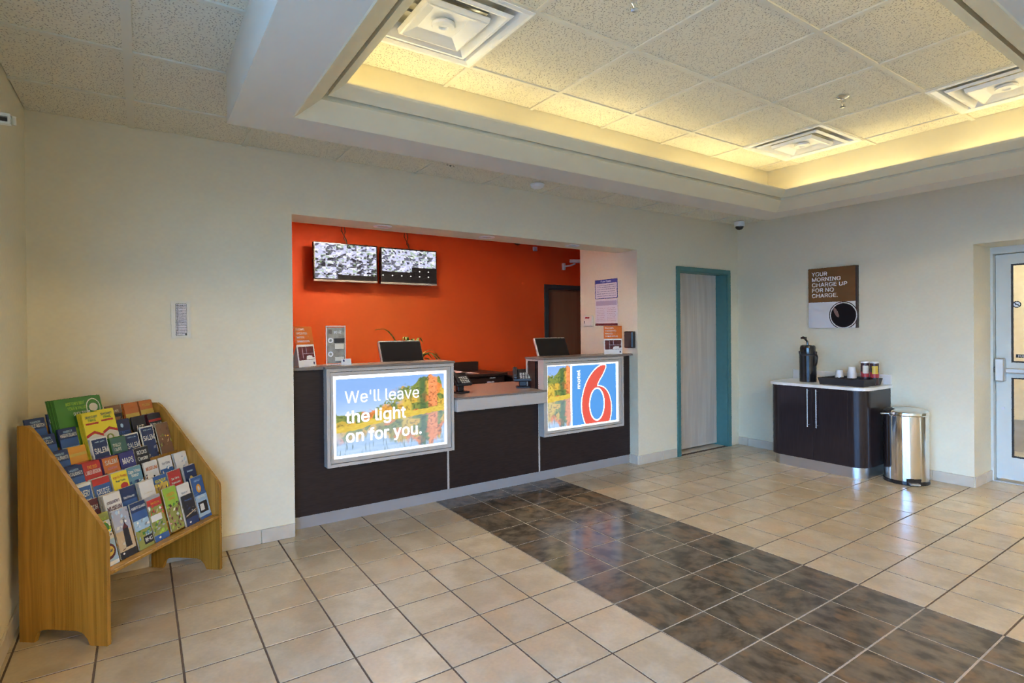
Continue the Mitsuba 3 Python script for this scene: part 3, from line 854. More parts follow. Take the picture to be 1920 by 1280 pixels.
for k, (x, y_, a, z) in enumerate(((2.50, 5.80, .1, .8956), (3.12, 5.85, -.12, .8956))):
    t = thing('paper_sheets', ['pale loose papers lying at the left on the dark office desk', 'pale curled papers lying at the right on the dark office desk'][k], 'papers')
    gx, gy = np.meshgrid(np.linspace(-.22, .22, 9), np.linspace(-.14, .14, 6))
    hz = (.030 if k else .012) * np.exp(-(gx / .07) ** 2) + .0008
    V = np.column_stack([gx.ravel(), gy.ravel(), hz.ravel()])
    Fc = [(r * 9 + c_, r * 9 + c_ + 1, r * 9 + c_ + 10) for r in range(5) for c_ in range(8)] + [(r * 9 + c_, r * 9 + c_ + 10, r * 9 + c_ + 9) for r in range(5) for c_ in range(8)]
    put(t + '__sheet', basis(trimesh.Trimesh(V, Fc), (x, y_, z + .002), (math.cos(a), math.sin(a), 0), (-math.sin(a), math.cos(a), 0), Z), 'm_paper', smooth=True)
    put(t + '__sheet', basis(bx(-.20, .20, -.13, .13, 0, .0016), (x - .03, y_ + .02, z), (math.cos(a + .1), math.sin(a + .1), 0), (-math.sin(a + .1), math.cos(a + .1), 0), Z), 'm_paper')


# ------------------------------------------------------------------ wall monitors
def cctv(x0, x1, z0, z1, kind):
    def fn(p, n, uv):
        s, t_ = (p.x - x0) / (x1 - x0), (p.z - z0) / (z1 - z0)
        i, j = dr.floor(s * 6), dr.floor(t_ * 6.0)
        fs, ft = s * 6 - i, t_ * 6 - j
        r = cell_rand(i, j, kind)
        v = fbm(fs * 2.0 + r * 50, ft * 2.2 + r * 31, octaves=3)
        slope = smoothstep(.46, .54, noise((fs + (r * 2 - 1) * ft) * 5 + r * 9, r * 40))
        b = smoothstep(.36, .52, v * .8 + slope * .14 + (.15 if kind == 2 else .07))
        c = mix((.02, .02, .035), (.60, .62, .86), b)
        c = mix(c, (.92, .93, 1.0), smoothstep(.52, .66, fbm(fs * 3.5 + r * 7, ft * 4 + r * 3, octaves=3)) * b)
        c = mix(c, (.30, .46, .22), smoothstep(.64, .72, fbm(fs * 3 + r * 77, ft * 3 + 5, octaves=2)) * .7)
        c = mix(c, (.02, .02, .03), smoothstep(.62, .68, fbm(fs * 2.6 + r * 17, ft * 2.6 + 9 + r, octaves=2)) * .8)
        edge = smoothstep(.03, .0, dr.minimum(dr.minimum(fs, 1 - fs), dr.minimum(ft, 1 - ft)))
        c = mix(c, (.9, .9, .95), edge * .35)
        if kind == 1:
            black = (t_ < .115) & (s > .36)
        else:
            black = (t_ < .30) | ((t_ < .46) & (s > .54))
            fx, fz = s * 6 - dr.floor(s * 6), (t_ * 6.2) - dr.floor(t_ * 6.2)
            dot = smoothstep(.10, .06, dr.sqrt(dr.square(fx - .12) + dr.square((fz - .12) * .62)))
            c = dr.select(black, mix((.004, .003, .003), (.9, .9, .85), dot * dr.select(t_ > .1, 1., 0.)), c)
            return c * 1.0
        return dr.select(black, mi.Color3f(.004, .003, .003), c)
    return proc(fn)


for k, (x0, x1, z0, z1) in enumerate(((1.520, 2.218, 1.955, 2.372), (2.256, 2.955, 1.952, 2.366))):
    t = thing('wall_monitor', ['left flat monitor showing a full grid of camera pictures on the orange wall', 'right flat monitor showing camera pictures over a black lower half on the orange wall'][k], 'monitor', 'camera monitors on the orange wall')
    my = 6.08
    put(t + '__housing', bx(x0, x1, my, my + .055, z0, z1, .004), 'm_black')
    b_ = .013
    emit(t + '__screen', quad_xz(x0 + b_, x1 - b_, z0 + .030, z1 - b_, my - .0008), cctv(x0 + b_, x1 - b_, z0 + .030, z1 - b_, k + 1), 'm_screen', uv=UV4)
    put(t + '__lower_bezel', bx(x0, x1, my - .004, my + .03, z0 - .004, z0 + .020, .003), 'm_silver')
    put(t + '__wall_arm', cat(bx((x0 + x1) / 2 - .06, (x0 + x1) / 2 + .06, my + .055, 6.2995, z0 + .14, z0 + .26)), 'm_black')
    xm = x0 + (x1 - x0) * .50
    put(t + '__cable', cat(tube([(xm + .03, my + .06, z1 - .03), (xm + .02, my + .07, z1 + .06), (xm - .03, my + .08, z1 + .15), (xm - .02, my + .09, 2.619)], .004, 6),
                           tube([(xm + .05, my + .06, z1 - .03), (xm - .005, my + .07, z1 + .07), (xm + .012, my + .08, z1 + .14), (xm, my + .09, 2.619)], .004, 6)), 'm_black')
# camera on the orange wall, small box
t = thing('bullet_camera', 'small white bullet camera on a bracket above the brown office door', 'security camera')
put(t + '__bracket', cat(bx(5.06, 5.10, 6.26, 6.2995, 2.27, 2.37, .003), tube([(5.08, 6.27, 2.32), (5.14, 6.20, 2.33), (5.20, 6.16, 2.36)], .012, 8)), 'm_white')
put(t + '__body', trimesh.creation.cylinder(radius=.026, segment=[(5.15, 6.22, 2.40), (5.25, 6.06, 2.385)], sections=20), 'm_white')
put(t + '__lens', trimesh.creation.cylinder(radius=.021, segment=[(5.25, 6.06, 2.385), (5.254, 6.054, 2.3845)], sections=20), 'm_black_glass')
t = thing('wall_sensor', 'tiny white sensor box high on the orange wall', 'sensor')
put(t + '__box', bx(4.54, 4.60, 6.265, 6.2995, 2.51, 2.57, .004), 'm_white')
put(t + '__lens', bx(4.555, 4.585, 6.262, 6.265, 2.525, 2.545), 'm_lens')


# things on the white wall end (x = 4.25, facing -x)
def JR(m):
    return on_right(m, 4.25)


def ybox(y0, y1, z0, z1, d0, d1, b=0.):
    """box on the white wall end between depths d0 and d1 in front of it"""
    return bx(4.25 - d1, 4.25 - d0, y0, y1, z0, z1, b)


def text_lines(y0, y1, zs, h, depth0, cols=1):
    ms = []
    for z in zs:
        y = y1
        while y > y0 + .012:
            w_ = rng.uniform(.012, .035)
            ms.append(ybox(max(y - w_, y0), y, z, z + h, depth0, depth0 + .0005))
            y -= w_ + .006
    return cat(*ms)


t = thing('price_sheet', 'printed sheet with a blue heading on the white wall end, upper of two', 'notice')
put(t + '__sheet', ybox(4.335, 4.690, 1.748, 1.960, .001, .003), 'm_notice')
put(t + '__heading', ybox(4.335, 4.690, 1.918, 1.960, .003, .0038), 'm_blue')
put(t + '__heading_text', basis(word('Hotel Rates', .018, .0005, True, .17), (4.2458, 4.60, 1.930), -Y, Z, -X), 'm_white')
put(t + '__frame_edge', JR(extr(sbox(-4.690, 1.748, -4.335, 1.960).difference(sbox(-4.683, 1.755, -4.342, 1.953)), .0042)), 'm_blue')
put(t + '__print', text_lines(4.36, 4.66, [1.775, 1.80, 1.825, 1.85, 1.872, 1.893], .006, .003), 'm_grey_ink')
t = thing('notice_sheet', 'pale notice with a dark foot line on the white wall end, lower of two', 'notice')
put(t + '__sheet', ybox(4.336, 4.688, 1.449, 1.742, .001, .003), 'm_notice')
put(t + '__grey_panel', ybox(4.350, 4.675, 1.672, 1.722, .003, .0036), 'm_lilac')
put(t + '__foot_line', ybox(4.336, 4.688, 1.449, 1.474, .003, .0038), 'm_maroon')
put(t + '__print', cat(text_lines(4.36, 4.50, [1.50 + .02 * k for k in range(8)], .005, .003), text_lines(4.53, 4.665, [1.50 + .02 * k for k in range(8)], .005, .003)), 'm_pink_ink')
mat('m_notice', (.66, .62, .62), .4, spec=.3)
mat('m_blue', (.035, .045, .20), .4, spec=.3)
mat('m_grey_ink', (.22, .22, .28), .5, spec=.2)
mat('m_pink_ink', (.50, .34, .32), .5, spec=.2)
t = thing('wall_keypad', 'cream wall keypad with a small red display left of the notices', 'keypad')
put(t + '__case', ybox(4.722, 4.870, 1.443, 1.568, 0, .028, .005), 'm_ivory')
put(t + '__display', ybox(4.765, 4.835, 1.532, 1.550, .028, .0292), 'm_red_dark')
put(t + '__flap', ybox(4.735, 4.857, 1.452, 1.520, .028, .031, .001), 'm_ivory')
put(t + '__slot', ybox(4.838, 4.848, 1.475, 1.505, .031, .0318), 'm_black_matt')
mat('m_red_dark', (.16, .012, .012), .3, spec=.4)
t = thing('black_wall_box', 'black upright box on the white wall end beside the right room card', 'wall box')
put(t + '__case', ybox(4.075, 4.195, 1.213, 1.385, 0, .055, .008), 'm_black')
put(t + '__front', ybox(4.085, 4.185, 1.223, 1.375, .055, .059, .002), 'm_black_matt')

# plaque on the back wall
t = thing('wall_plaque', 'cream framed wall plaque with a ruled list above the brochure rack', 'plaque')
x0, x1, z0, z1 = .157, .262, 1.383, 1.615
put(t + '__plate', bx(x0, x1, WY - .010, WY, z0, z1, .003), 'm_ivory')
put(t + '__edge', plane_xz(extr(sbox(x0, z0, x1, z1).difference(sbox(x0 + .007, z0 + .007, x1 - .007, z1 - .007)), .013), WY), 'm_ivory')
lx0, lx1, lz0, lz1 = x0 + .024, x1 - .022, z0 + .020, z1 - .018
put(t + '__list', bx(lx0, lx1, WY - .0108, WY - .010, lz0, lz1), 'm_notice')
ms = [bx(lx0, lx0 + .0025, WY - .0114, WY - .0108, lz0, lz1), bx(lx0 + .0095, lx0 + .012, WY - .0114, WY - .0108, lz0, lz1), bx(lx1 - .0015, lx1, WY - .0114, WY - .0108, lz0, lz1)]
for k in range(21):
    z = lz0 + (lz1 - lz0) * k / 20
    ms.append(bx(lx0, lx1, WY - .0114, WY - .0108, z - .0012, z + .0012))
put(t + '__ruling', cat(*ms), 'm_black_matt')
put(t + '__entry', cat(*[bx(lx0 + .018, lx0 + .018 + rng.uniform(.015, .03), WY - .0112, WY - .0108, lz0 + (lz1 - lz0) * (k + .35) / 20, lz0 + (lz1 - lz0) * (k + .6) / 20) for k in (8, 9, 10, 11, 13, 15, 17, 18)]), 'm_grey_ink')
put(t + '__black_mark', bx(lx1 - .010, lx1, WY - .0118, WY - .0108, lz0, lz0 + .013), 'm_black')
for sx_ in (x0 + .013, x1 - .012):
    for sz_ in (z0 + .038, z1 - .060):
        put(t + '__screw', cyl((sx_, WY - .0115, sz_), (sx_, WY - .010, sz_), .003, 10), 'm_steel')

# ------------------------------------------------------------------ poster on the right wall
t = thing('coffee_poster', 'brown and white coffee poster above the coffee cabinet', 'poster')
y0, y1, z0, z1, th = 2.678, 3.172, 1.402, 2.034, .030
zm = z0 + (z1 - z0) * .43


def PR(a0, a1, b0, b1, d0, d1):
    """box on the right wall, a measured from the poster's left edge to the right, b up"""
    return bx(WX - d1, WX - d0, y1 - a1, y1 - a0, z0 + b0, z0 + b1)


PW, PH = y1 - y0, z1 - z0
put(t + '__board', PR(0, PW, 0, PH, 0, th), 'm_poster_side')
put(t + '__brown_field', PR(0, PW, PH * .43, PH, th, th + .0008), 'm_poster_brown')
put(t + '__pale_field', PR(0, PW, 0, PH * .43, th, th + .0008), 'm_poster_white')
lines = [('YOUR', .068, .33), ('MORNING', .068, .60), ('CHARGE UP', .068, .73), ('FOR NO', .068, .46), ('CHARGE.', .068, .54)]
put(t + '__lettering', cat(*[basis(word(s_, .040, .0008, True, w_ * PW), (WX - th - .0007, y1 - .068 * PW, z0 + PH * (.872 - .0905 * k)), -Y, Z, -X) for k, (s_, o_, w_) in enumerate(lines)]), 'm_white')


def disc(a, b, r, d, clipbox=True, hole_=0., sx_=1., sy_=1.):
    s_ = affinity.scale(Point(0, 0).buffer(1, quad_segs=20), r * sx_, r * sy_)
    if hole_:
        s_ = s_.difference(affinity.scale(Point(0, 0).buffer(1, quad_segs=20), hole_ * sx_, hole_ * sy_))
    s_ = affinity.translate(s_, a, b)
    if clipbox:
        s_ = s_.intersection(sbox(0, .002, PW, PH * .43))
    return basis(extr(s_, .0006), (WX - th - d, y1, z0), -Y, Z, -X)


cxp, cyp = PW * .725, PH * .205
put(t + '__cup_rim', disc(cxp, cyp, .142, .0008), 'm_cup_dark')
put(t + '__cup_shine', disc(cxp, cyp, .134, .0014, hole_=.124), 'm_poster_white')
put(t + '__coffee', disc(cxp, cyp, .120, .0014), 'm_coffee')
put(t + '__coffee_glint', basis(extr(affinity.translate(affinity.rotate(affinity.scale(Point(0, 0).buffer(1), .018, .055), 25, origin=(0, 0)), cxp - .070, cyp + .030), .0005), (WX - th - .0019, y1, z0), -Y, Z, -X), 'm_slab')
put(t + '__dark_edge', PR(PW * .965, PW, PH * .0, PH, th, th + .001), 'm_poster_side')
mat('m_poster_brown', wall_tex((.115, .055, .018), (.135, .066, .022), 20), .45, spec=.3)
mat('m_poster_white', (.62, .62, .60), .45, spec=.3)
mat('m_poster_side', (.035, .028, .024), .5, spec=.3)
mat('m_cup_dark', (.03, .014, .010), .5, spec=.15)
mat('m_coffee', (.008, .007, .008), .5, spec=.10)

# ------------------------------------------------------------------ coffee cabinet
CXF, CY0, CY1 = 5.45, 2.395, 3.345


def cabinet_plan(off, r):
    """plan outline with both front corners rounded"""
    x0, y0_, y1_ = CXF - off, CY0 - off, CY1 + off
    s_ = rrect(x0, y0_, WX + .5, y1_, r, 10).intersection(sbox(x0 - 1, y0_ - 1, WX - .003, y1_ + 1))
    return s_


t = thing('coffee_cabinet', 'dark round-cornered coffee cabinet with a white top against the right wall', 'cabinet')
put(t + '__body', basis(extr(cabinet_plan(0, .13), .715), (0, 0, .105), X, Y, Z), 'm_espresso_gloss', smooth=25)
put(t + '__plinth', basis(extr(cabinet_plan(-.022, .115), .105), (0, 0, 0), X, Y, Z), 'm_steel', smooth=25)
for a, b in ((2.540, 2.8635), (2.8665, 3.195)):
    k = put(t + '__door', bx(CXF - .006, CXF, a, b, .112, .815, .002), 'm_espresso_gloss')
    hy = 2.822 if a < 2.7 else 2.908
    put(k + '__handle', cat(cyl((CXF - .034, hy, .43), (CXF - .034, hy, .805), .006, 12), cyl((CXF - .034, hy, .45), (CXF - .006, hy, .45), .004, 8), cyl((CXF - .034, hy, .785), (CXF - .006, hy, .785), .004, 8)), 'm_steel', smooth=35)
put(t + '__top', basis(extr(cabinet_plan(.018, .14), .028), (0, 0, .8205), X, Y, Z), 'm_white_top', smooth=25)
put(t + '__splashback', bx(WX - .018, WX - .0005, CY0 - .012, CY1 + .012, .849, .945, .003), 'm_white_top')
CT = .8487
# airpot
t = thing('coffee_airpot', 'tall black pump coffee pot standing at the left on the white cabinet top', 'coffee pot')
o = (5.70, 3.05, CT)
put(t + '__body', basis(lathe([(0, 0), (.078, 0), (.080, .006), (.080, .27), (.076, .285), (.074, .287), (.074, .345), (.068, .372), (.05, .378), (0, .378)], 40), o, X, Y, Z), 'm_black', smooth=30)
put(t + '__rim_band', basis(lathe([(.0802, .268), (.0815, .27), (.0815, .282), (.0772, .287)], 40), o, X, Y, Z), 'm_black_matt', smooth=30)
put(t + '__pump_lever', basis(cat(tube([(.0, .0, .375), (0, .005, .41), (-.005, .03, .45), (-.01, .05, .462)], .010, 8), bx(-.028, .012, .012, .062, .440, .462, .006)), o, X, Y, Z), 'm_black')
put(t + '__spout', basis(cat(tube([(-.07, 0, .34), (-.10, 0, .335), (-.108, 0, .31)], .010, 10)), o, X, Y, Z), 'm_black')
put(t + '__carry_handle', basis(tube([(0, -.078, .30), (-.012, -.105, .26), (-.02, -.100, .19), (-.025, -.088, .17)], .008, 8), o, X, Y, Z), 'm_black')
put(t + '__lug', basis(cat(bx(-.015, .015, .072, .09, .285, .315, .004), bx(-.015, .015, -.09, -.072, .285, .315, .004)), o, X, Y, Z), 'm_black')
# tray organiser with cups and cans
t = thing('condiment_tray', 'black low tray with compartments on the right of the cabinet top', 'tray')
ty0, ty1, tx0, tx1 = 2.43, 2.86, 5.52, 5.90
b0 = [(tx0, ty0), (tx1, ty0), (tx1, ty1), (tx0, ty1)]


def hollow(x0, x1, y0_, y1_, z, h, flare, w_):
    return rings([(x0 + flare + w_, x1 - flare - w_, y0_ + flare + w_, y1_ - flare - w_, z + .004), (x0 + w_, x1 - w_, y0_ + w_, y1_ - w_, z + h), (x0, x1, y0_, y1_, z + h), (x0 + flare, x1 - flare, y0_ + flare, y1_ - flare, z)])


put(t + '__rim', hollow(tx0, tx1, ty0, ty1, CT, .066, .016, .010), 'm_black_matt')
put(t + '__bottom', bx(tx0 + .016, tx1 - .016, ty0 + .016, ty1 - .016, CT, CT + .006), 'm_black_matt')
put(t + '__divider', cat(bx(tx0 + .012, tx1 - .012, 2.60, 2.606, CT + .005, CT + .062), bx(tx0 + .012, tx1 - .012, 2.735, 2.741, CT + .005, CT + .062), bx(5.70, 5.706, ty0 + .012, ty1 - .012, CT + .005, CT + .062)), 'm_black_matt')
for k, (x, y_, c_) in enumerate(((5.58, 2.80, (.3, .02, .02)), (5.62, 2.67, (.4, .4, .38)), (5.58, 2.50, (.3, .3, .3)))):
    pk = thing('packet_row', ['row of flat packets in the left part of the black tray', 'row of flat packets in the middle of the black tray', 'row of flat packets in the right part of the black tray'][k], 'packets')
    for q_ in range(6):
        put(pk + '__packet', basis(bx(-.03, .03, -.001, .001, 0, .058), (x + .0, y_ - .035 + q_ * .012, CT + .007), X, Y * .97 + Z * .2, Z * .97 - Y * .2), 'm_packet' if q_ % 2 else 'm_black_matt')
mat('m_packet', (.12, .05, .045), .5, spec=.3)


def cup(x, y_, n_, lab):
    t = thing('cup_stack', lab, 'cups')
    for q_ in range(n_):
        z = CT + .007 + q_ * .012
        put(t + '__cup', basis(lathe([(.040, 0), (.042, .004), (.030, .088), (0, .088), (0, .086), (.028, .086), (.039, .004), (.040, 0)], 28), (x, y_, z), X, Y, Z), 'm_white', smooth=35)


cup(5.80, 2.785, 1 + 3, 'short stack of upturned white cups in the black tray')
cup(5.80, 2.665, 1 + 6, 'taller stack of upturned white cups in the black tray')
for k, (x, y_) in enumerate(((5.80, 2.545), (5.80, 2.462))):
    t = thing('creamer_canister', ['dark and red printed canister standing next to the white cups', 'dark canister with a yellow print, right end of the black tray'][k], 'canister')
    o = (x, y_ - .0, CT + .007)
    put(t + '__body', basis(lathe([(0, 0), (.036, 0), (.037, .003), (.037, .205), (0, .205)], 32), o, X, Y, Z), 'm_can', smooth=35)
    put(t + '__lid', basis(lathe([(0, .222), (.034, .222), (.038, .218), (.038, .205), (0, .205)], 32), o, X, Y, Z), 'm_white', smooth=35)
    put(t + '__red_band', basis(lathe([(.0373, .07), (.0376, .071), (.0376, .120), (.0373, .121)], 32), o, X, Y, Z), 'm_red', smooth=35)
    arc = [(.0378 * math.cos(a), .0378 * math.sin(a)) for a in np.linspace(math.pi * .95, math.pi * 1.42, 10)]
    V = [(x_, y__, .105 + .075 * s_) for s_ in (0, 1) for x_, y__ in arc]
    Fc = [(q_, q_ + 1, q_ + 11) for q_ in range(9)] + [(q_, q_ + 11, q_ + 10) for q_ in range(9)]
    put(t + '__print', basis(trimesh.Trimesh(V, Fc, process=False), o, X, Y, Z), 'm_yellow' if k else 'm_ivory', smooth=True)
mat('m_can', (.035, .014, .016), .3, spec=.5)
mat('m_red', (.35, .03, .035), .35, spec=.4)
mat('m_yellow', (.55, .36, .04), .4, spec=.4)

# ------------------------------------------------------------------ pedal bin
t = thing('pedal_bin', 'polished steel pedal bin standing right of the coffee cabinet', 'bin')
o = (5.765, 2.185, 0)
RB = .172
put(t + '__body', basis(lathe([(0, .030), (RB - .002, .030), (RB, .034), (RB, .605), (RB - .004, .612), (0, .612)], 64), o, X, Y, Z), 'm_chrome', smooth=30)
put(t + '__base_ring', basis(lathe([(0, 0), (RB + .006, 0), (RB + .008, .006), (RB + .006, .028), (RB, .031), (0, .031)], 64), o, X, Y, Z), 'm_black', smooth=30)
put(t + '__lid', basis(lathe([(0, .672), (.06, .670), (.12, .662), (RB - .008, .650), (RB + .003, .640), (RB + .004, .618), (RB, .612), (0, .612)], 64), o, X, Y, Z), 'm_chrome', smooth=30)
ang = math.atan2(-.26, -.95) + .42
dx, dy = math.cos(ang), math.sin(ang)
e1, e2 = np.array([dx, dy, 0]), np.array([-dy, dx, 0])
put(t + '__pedal_slot', basis(bx(RB - .02, RB + .004, -.055, .055, .006, .060), o, e1, e2, Z), 'm_black')
put(t + '__pedal', basis(bx(RB - .01, RB + .045, -.040, .040, .010, .026, .005), o, e1, e2, Z), 'm_alu')
hd = np.array([math.cos(2.25 + .25), math.sin(2.25 + .25), 0])
put(t + '__lid_tab', basis(cat(bx(RB - .02, RB + .055, -.010, .010, .612, .626, .004)), o, hd, np.array([-hd[1], hd[0], 0]), Z), 'm_alu')

# ------------------------------------------------------------------ brochure rack in the left corner
RA = math.radians(50)
W_, D_ = np.array([math.cos(RA), math.sin(RA), 0]), np.array([-math.sin(RA), math.cos(RA), 0])
R0 = np.array([-.132, 3.128, 0])
RACKW, INW = .822, .782
t = thing('brochure_rack', 'slanted oak brochure rack standing across the left corner', 'rack')


def RK(m):
    return basis(m, R0, W_, D_, Z)


prof = [(.094, 0), (.008, 0), (.008, .49), (.012, .515), (.028, .540), (.355, .955), (.385, .985), (.405, .996), (.445, .996), (.448, .99), (.448, 0), (.375, 0), (.362, .040), (.34, .058), (.30, .064), (.16, .064), (.13, .055), (.108, .03)]
side = trimesh.creation.extrude_polygon(Polygon(prof), .020, engine='earcut')   # drawn in (depth, height), thickness along the width
for off in (0, RACKW - .020):
    put(t + '__side_panel', basis(side, R0 + W_ * off, D_, Z, W_), 'm_oak')
put(t + '__front_ledge', RK(bx(.020, RACKW - .020, .010, .060, .312, .330, .003)), 'm_oak')
put(t + '__back_panel', RK(bx(.020, RACKW - .020, .436, .446, .20, .975)), 'm_oak')
put(t + '__bottom_board', RK(bx(.020, RACKW - .020, .060, .436, .300, .312)), 'm_oak')
DR, DZ, RZ0, RD0 = .0545, .0765, .3305, .030
LEAN = math.radians(14)
for r in range(1, 7):
    put(t + '__shelf', RK(bx(.020, RACKW - .020, RD0 + DR * r - .006, RD0 + DR * r + .046, RZ0 + DZ * r - .010, RZ0 + DZ * r - .0004)), 'm_oak')
for r in range(0, 7):
    ey = Z * math.cos(LEAN) + D_ * math.sin(LEAN)
    ez = np.cross(W_, ey)
    base = R0 + D_ * (RD0 + DR * r + .0405) + Z * (RZ0 + DZ * r)
    put(t + '__divider', basis(bx(.020, RACKW - .020, 0, .16 if r < 6 else .17, -.004, -.001), base, W_, ey, ez), 'm_oak')

INK = dict(navy=(.018, .03, .085), blue=(.03, .08, .22), sky=(.30, .42, .52), white=(.66, .63, .57), cream=(.60, .54, .42), red=(.36, .03, .025), maroon=(.075, .018, .022), yellow=(.72, .56, .03),
           green=(.05, .16, .03), lime=(.26, .40, .04), orange=(.60, .26, .03), black=(.016, .015, .018), teal=(.10, .22, .28), purple=(.09, .035, .10), grey=(.25, .25, .26), brown=(.16, .085, .045),
           gold=(.50, .33, .06), pink=(.45, .18, .22), olive=(.20, .21, .05), tan=(.42, .31, .19), rust=(.45, .13, .03))


def brochure_mesh(d, w, h, th):
    """a folded leaflet: stock, printed fields and lettering as one coloured mesh; local x right, y up, z out"""
    ms, cs = [], []

    def add(m, c, jit=0.):
        c = np.array(INK[c] if isinstance(c, str) else c)
        ms.append(m); cs.append(np.tile(c, (len(m.vertices), 1)))
    add(bx(0, w, 0, h, -th, 0), d.get('stock', 'cream'))
    add(bx(.0005, w - .0005, .0005, h - .0005, 0, .0003), d['bg'])
    lay_ = .0003
    for it in d.get('art', ()):
        lay_ += .00012
        k = it[0]
        if k == 'b':            # band t0 t1 colour
            _, t0, t1, c = it
            m = bx(.0005, w - .0005, t0 * h, t1 * h, .0002, lay_)
        elif k == 'r':          # rectangle u0 u1 t0 t1 colour
            _, u0, u1, t0, t1, c = it
            m = bx(u0 * w, u1 * w, t0 * h, t1 * h, .0002, lay_)
        elif k == 'e':          # ellipse u t ru rt colour
            _, u, t_, ru, rt, c = it
            s_ = affinity.translate(affinity.scale(Point(0, 0).buffer(1, quad_segs=5), ru * w, rt * h), u * w, t_ * h).intersection(sbox(.0006, .0006, w - .0006, h - .0006))
            m = basis(extr(s_, lay_), (0, 0, 0), X, Y, Z)
        elif k == 'p':          # polygon
            _, pts, c = it
            s_ = Polygon([(a * w, b * h) for a, b in pts]).buffer(0).intersection(sbox(.0006, .0006, w - .0006, h - .0006))
            if s_.is_empty:
                continue
            m = extr(s_, lay_)
        elif k == 'm':          # mottled picture: many small patches between t0 and t1
            _, t0, t1, cols, n_ = it
            q_ = random.Random(int(1000 * t0) + n_ + len(d.get('name', '')))
            for _i in range(n_):
                u, t_ = q_.random(), t0 + (t1 - t0) * q_.random()
                ru, rt = q_.uniform(.05, .16), q_.uniform(.015, .045)
                s_ = affinity.scale(Point(0, 0).buffer(1, quad_segs=1), ru * w, rt * h)
                s_ = affinity.translate(affinity.rotate(s_, q_.uniform(0, 90)), u * w, t_ * h).intersection(sbox(.0006, max(.0006, t0 * h), w - .0006, min(h - .0006, t1 * h)))
                if s_.area > 1e-8 and s_.geom_type == 'Polygon':
                    cc = np.array(INK[q_.choice(cols)]) * q_.uniform(.7, 1.3)
                    add(extr(s_, lay_ + .00002 * _i), cc)
            lay_ += .00002 * n_
            continue
        add(m, c)
    for s_, t_, hh, wd, c, *u_ in d.get('text', ()):
        m = word(s_, hh * h, .0003, True, wd * w)
        u0 = (u_[0] * w) if u_ else (w - wd * w) / 2
        add(basis(m, (u0, t_ * h, lay_ + .0001), X, Y, Z), c)
    return trimesh.util.concatenate(ms), np.vstack(cs)


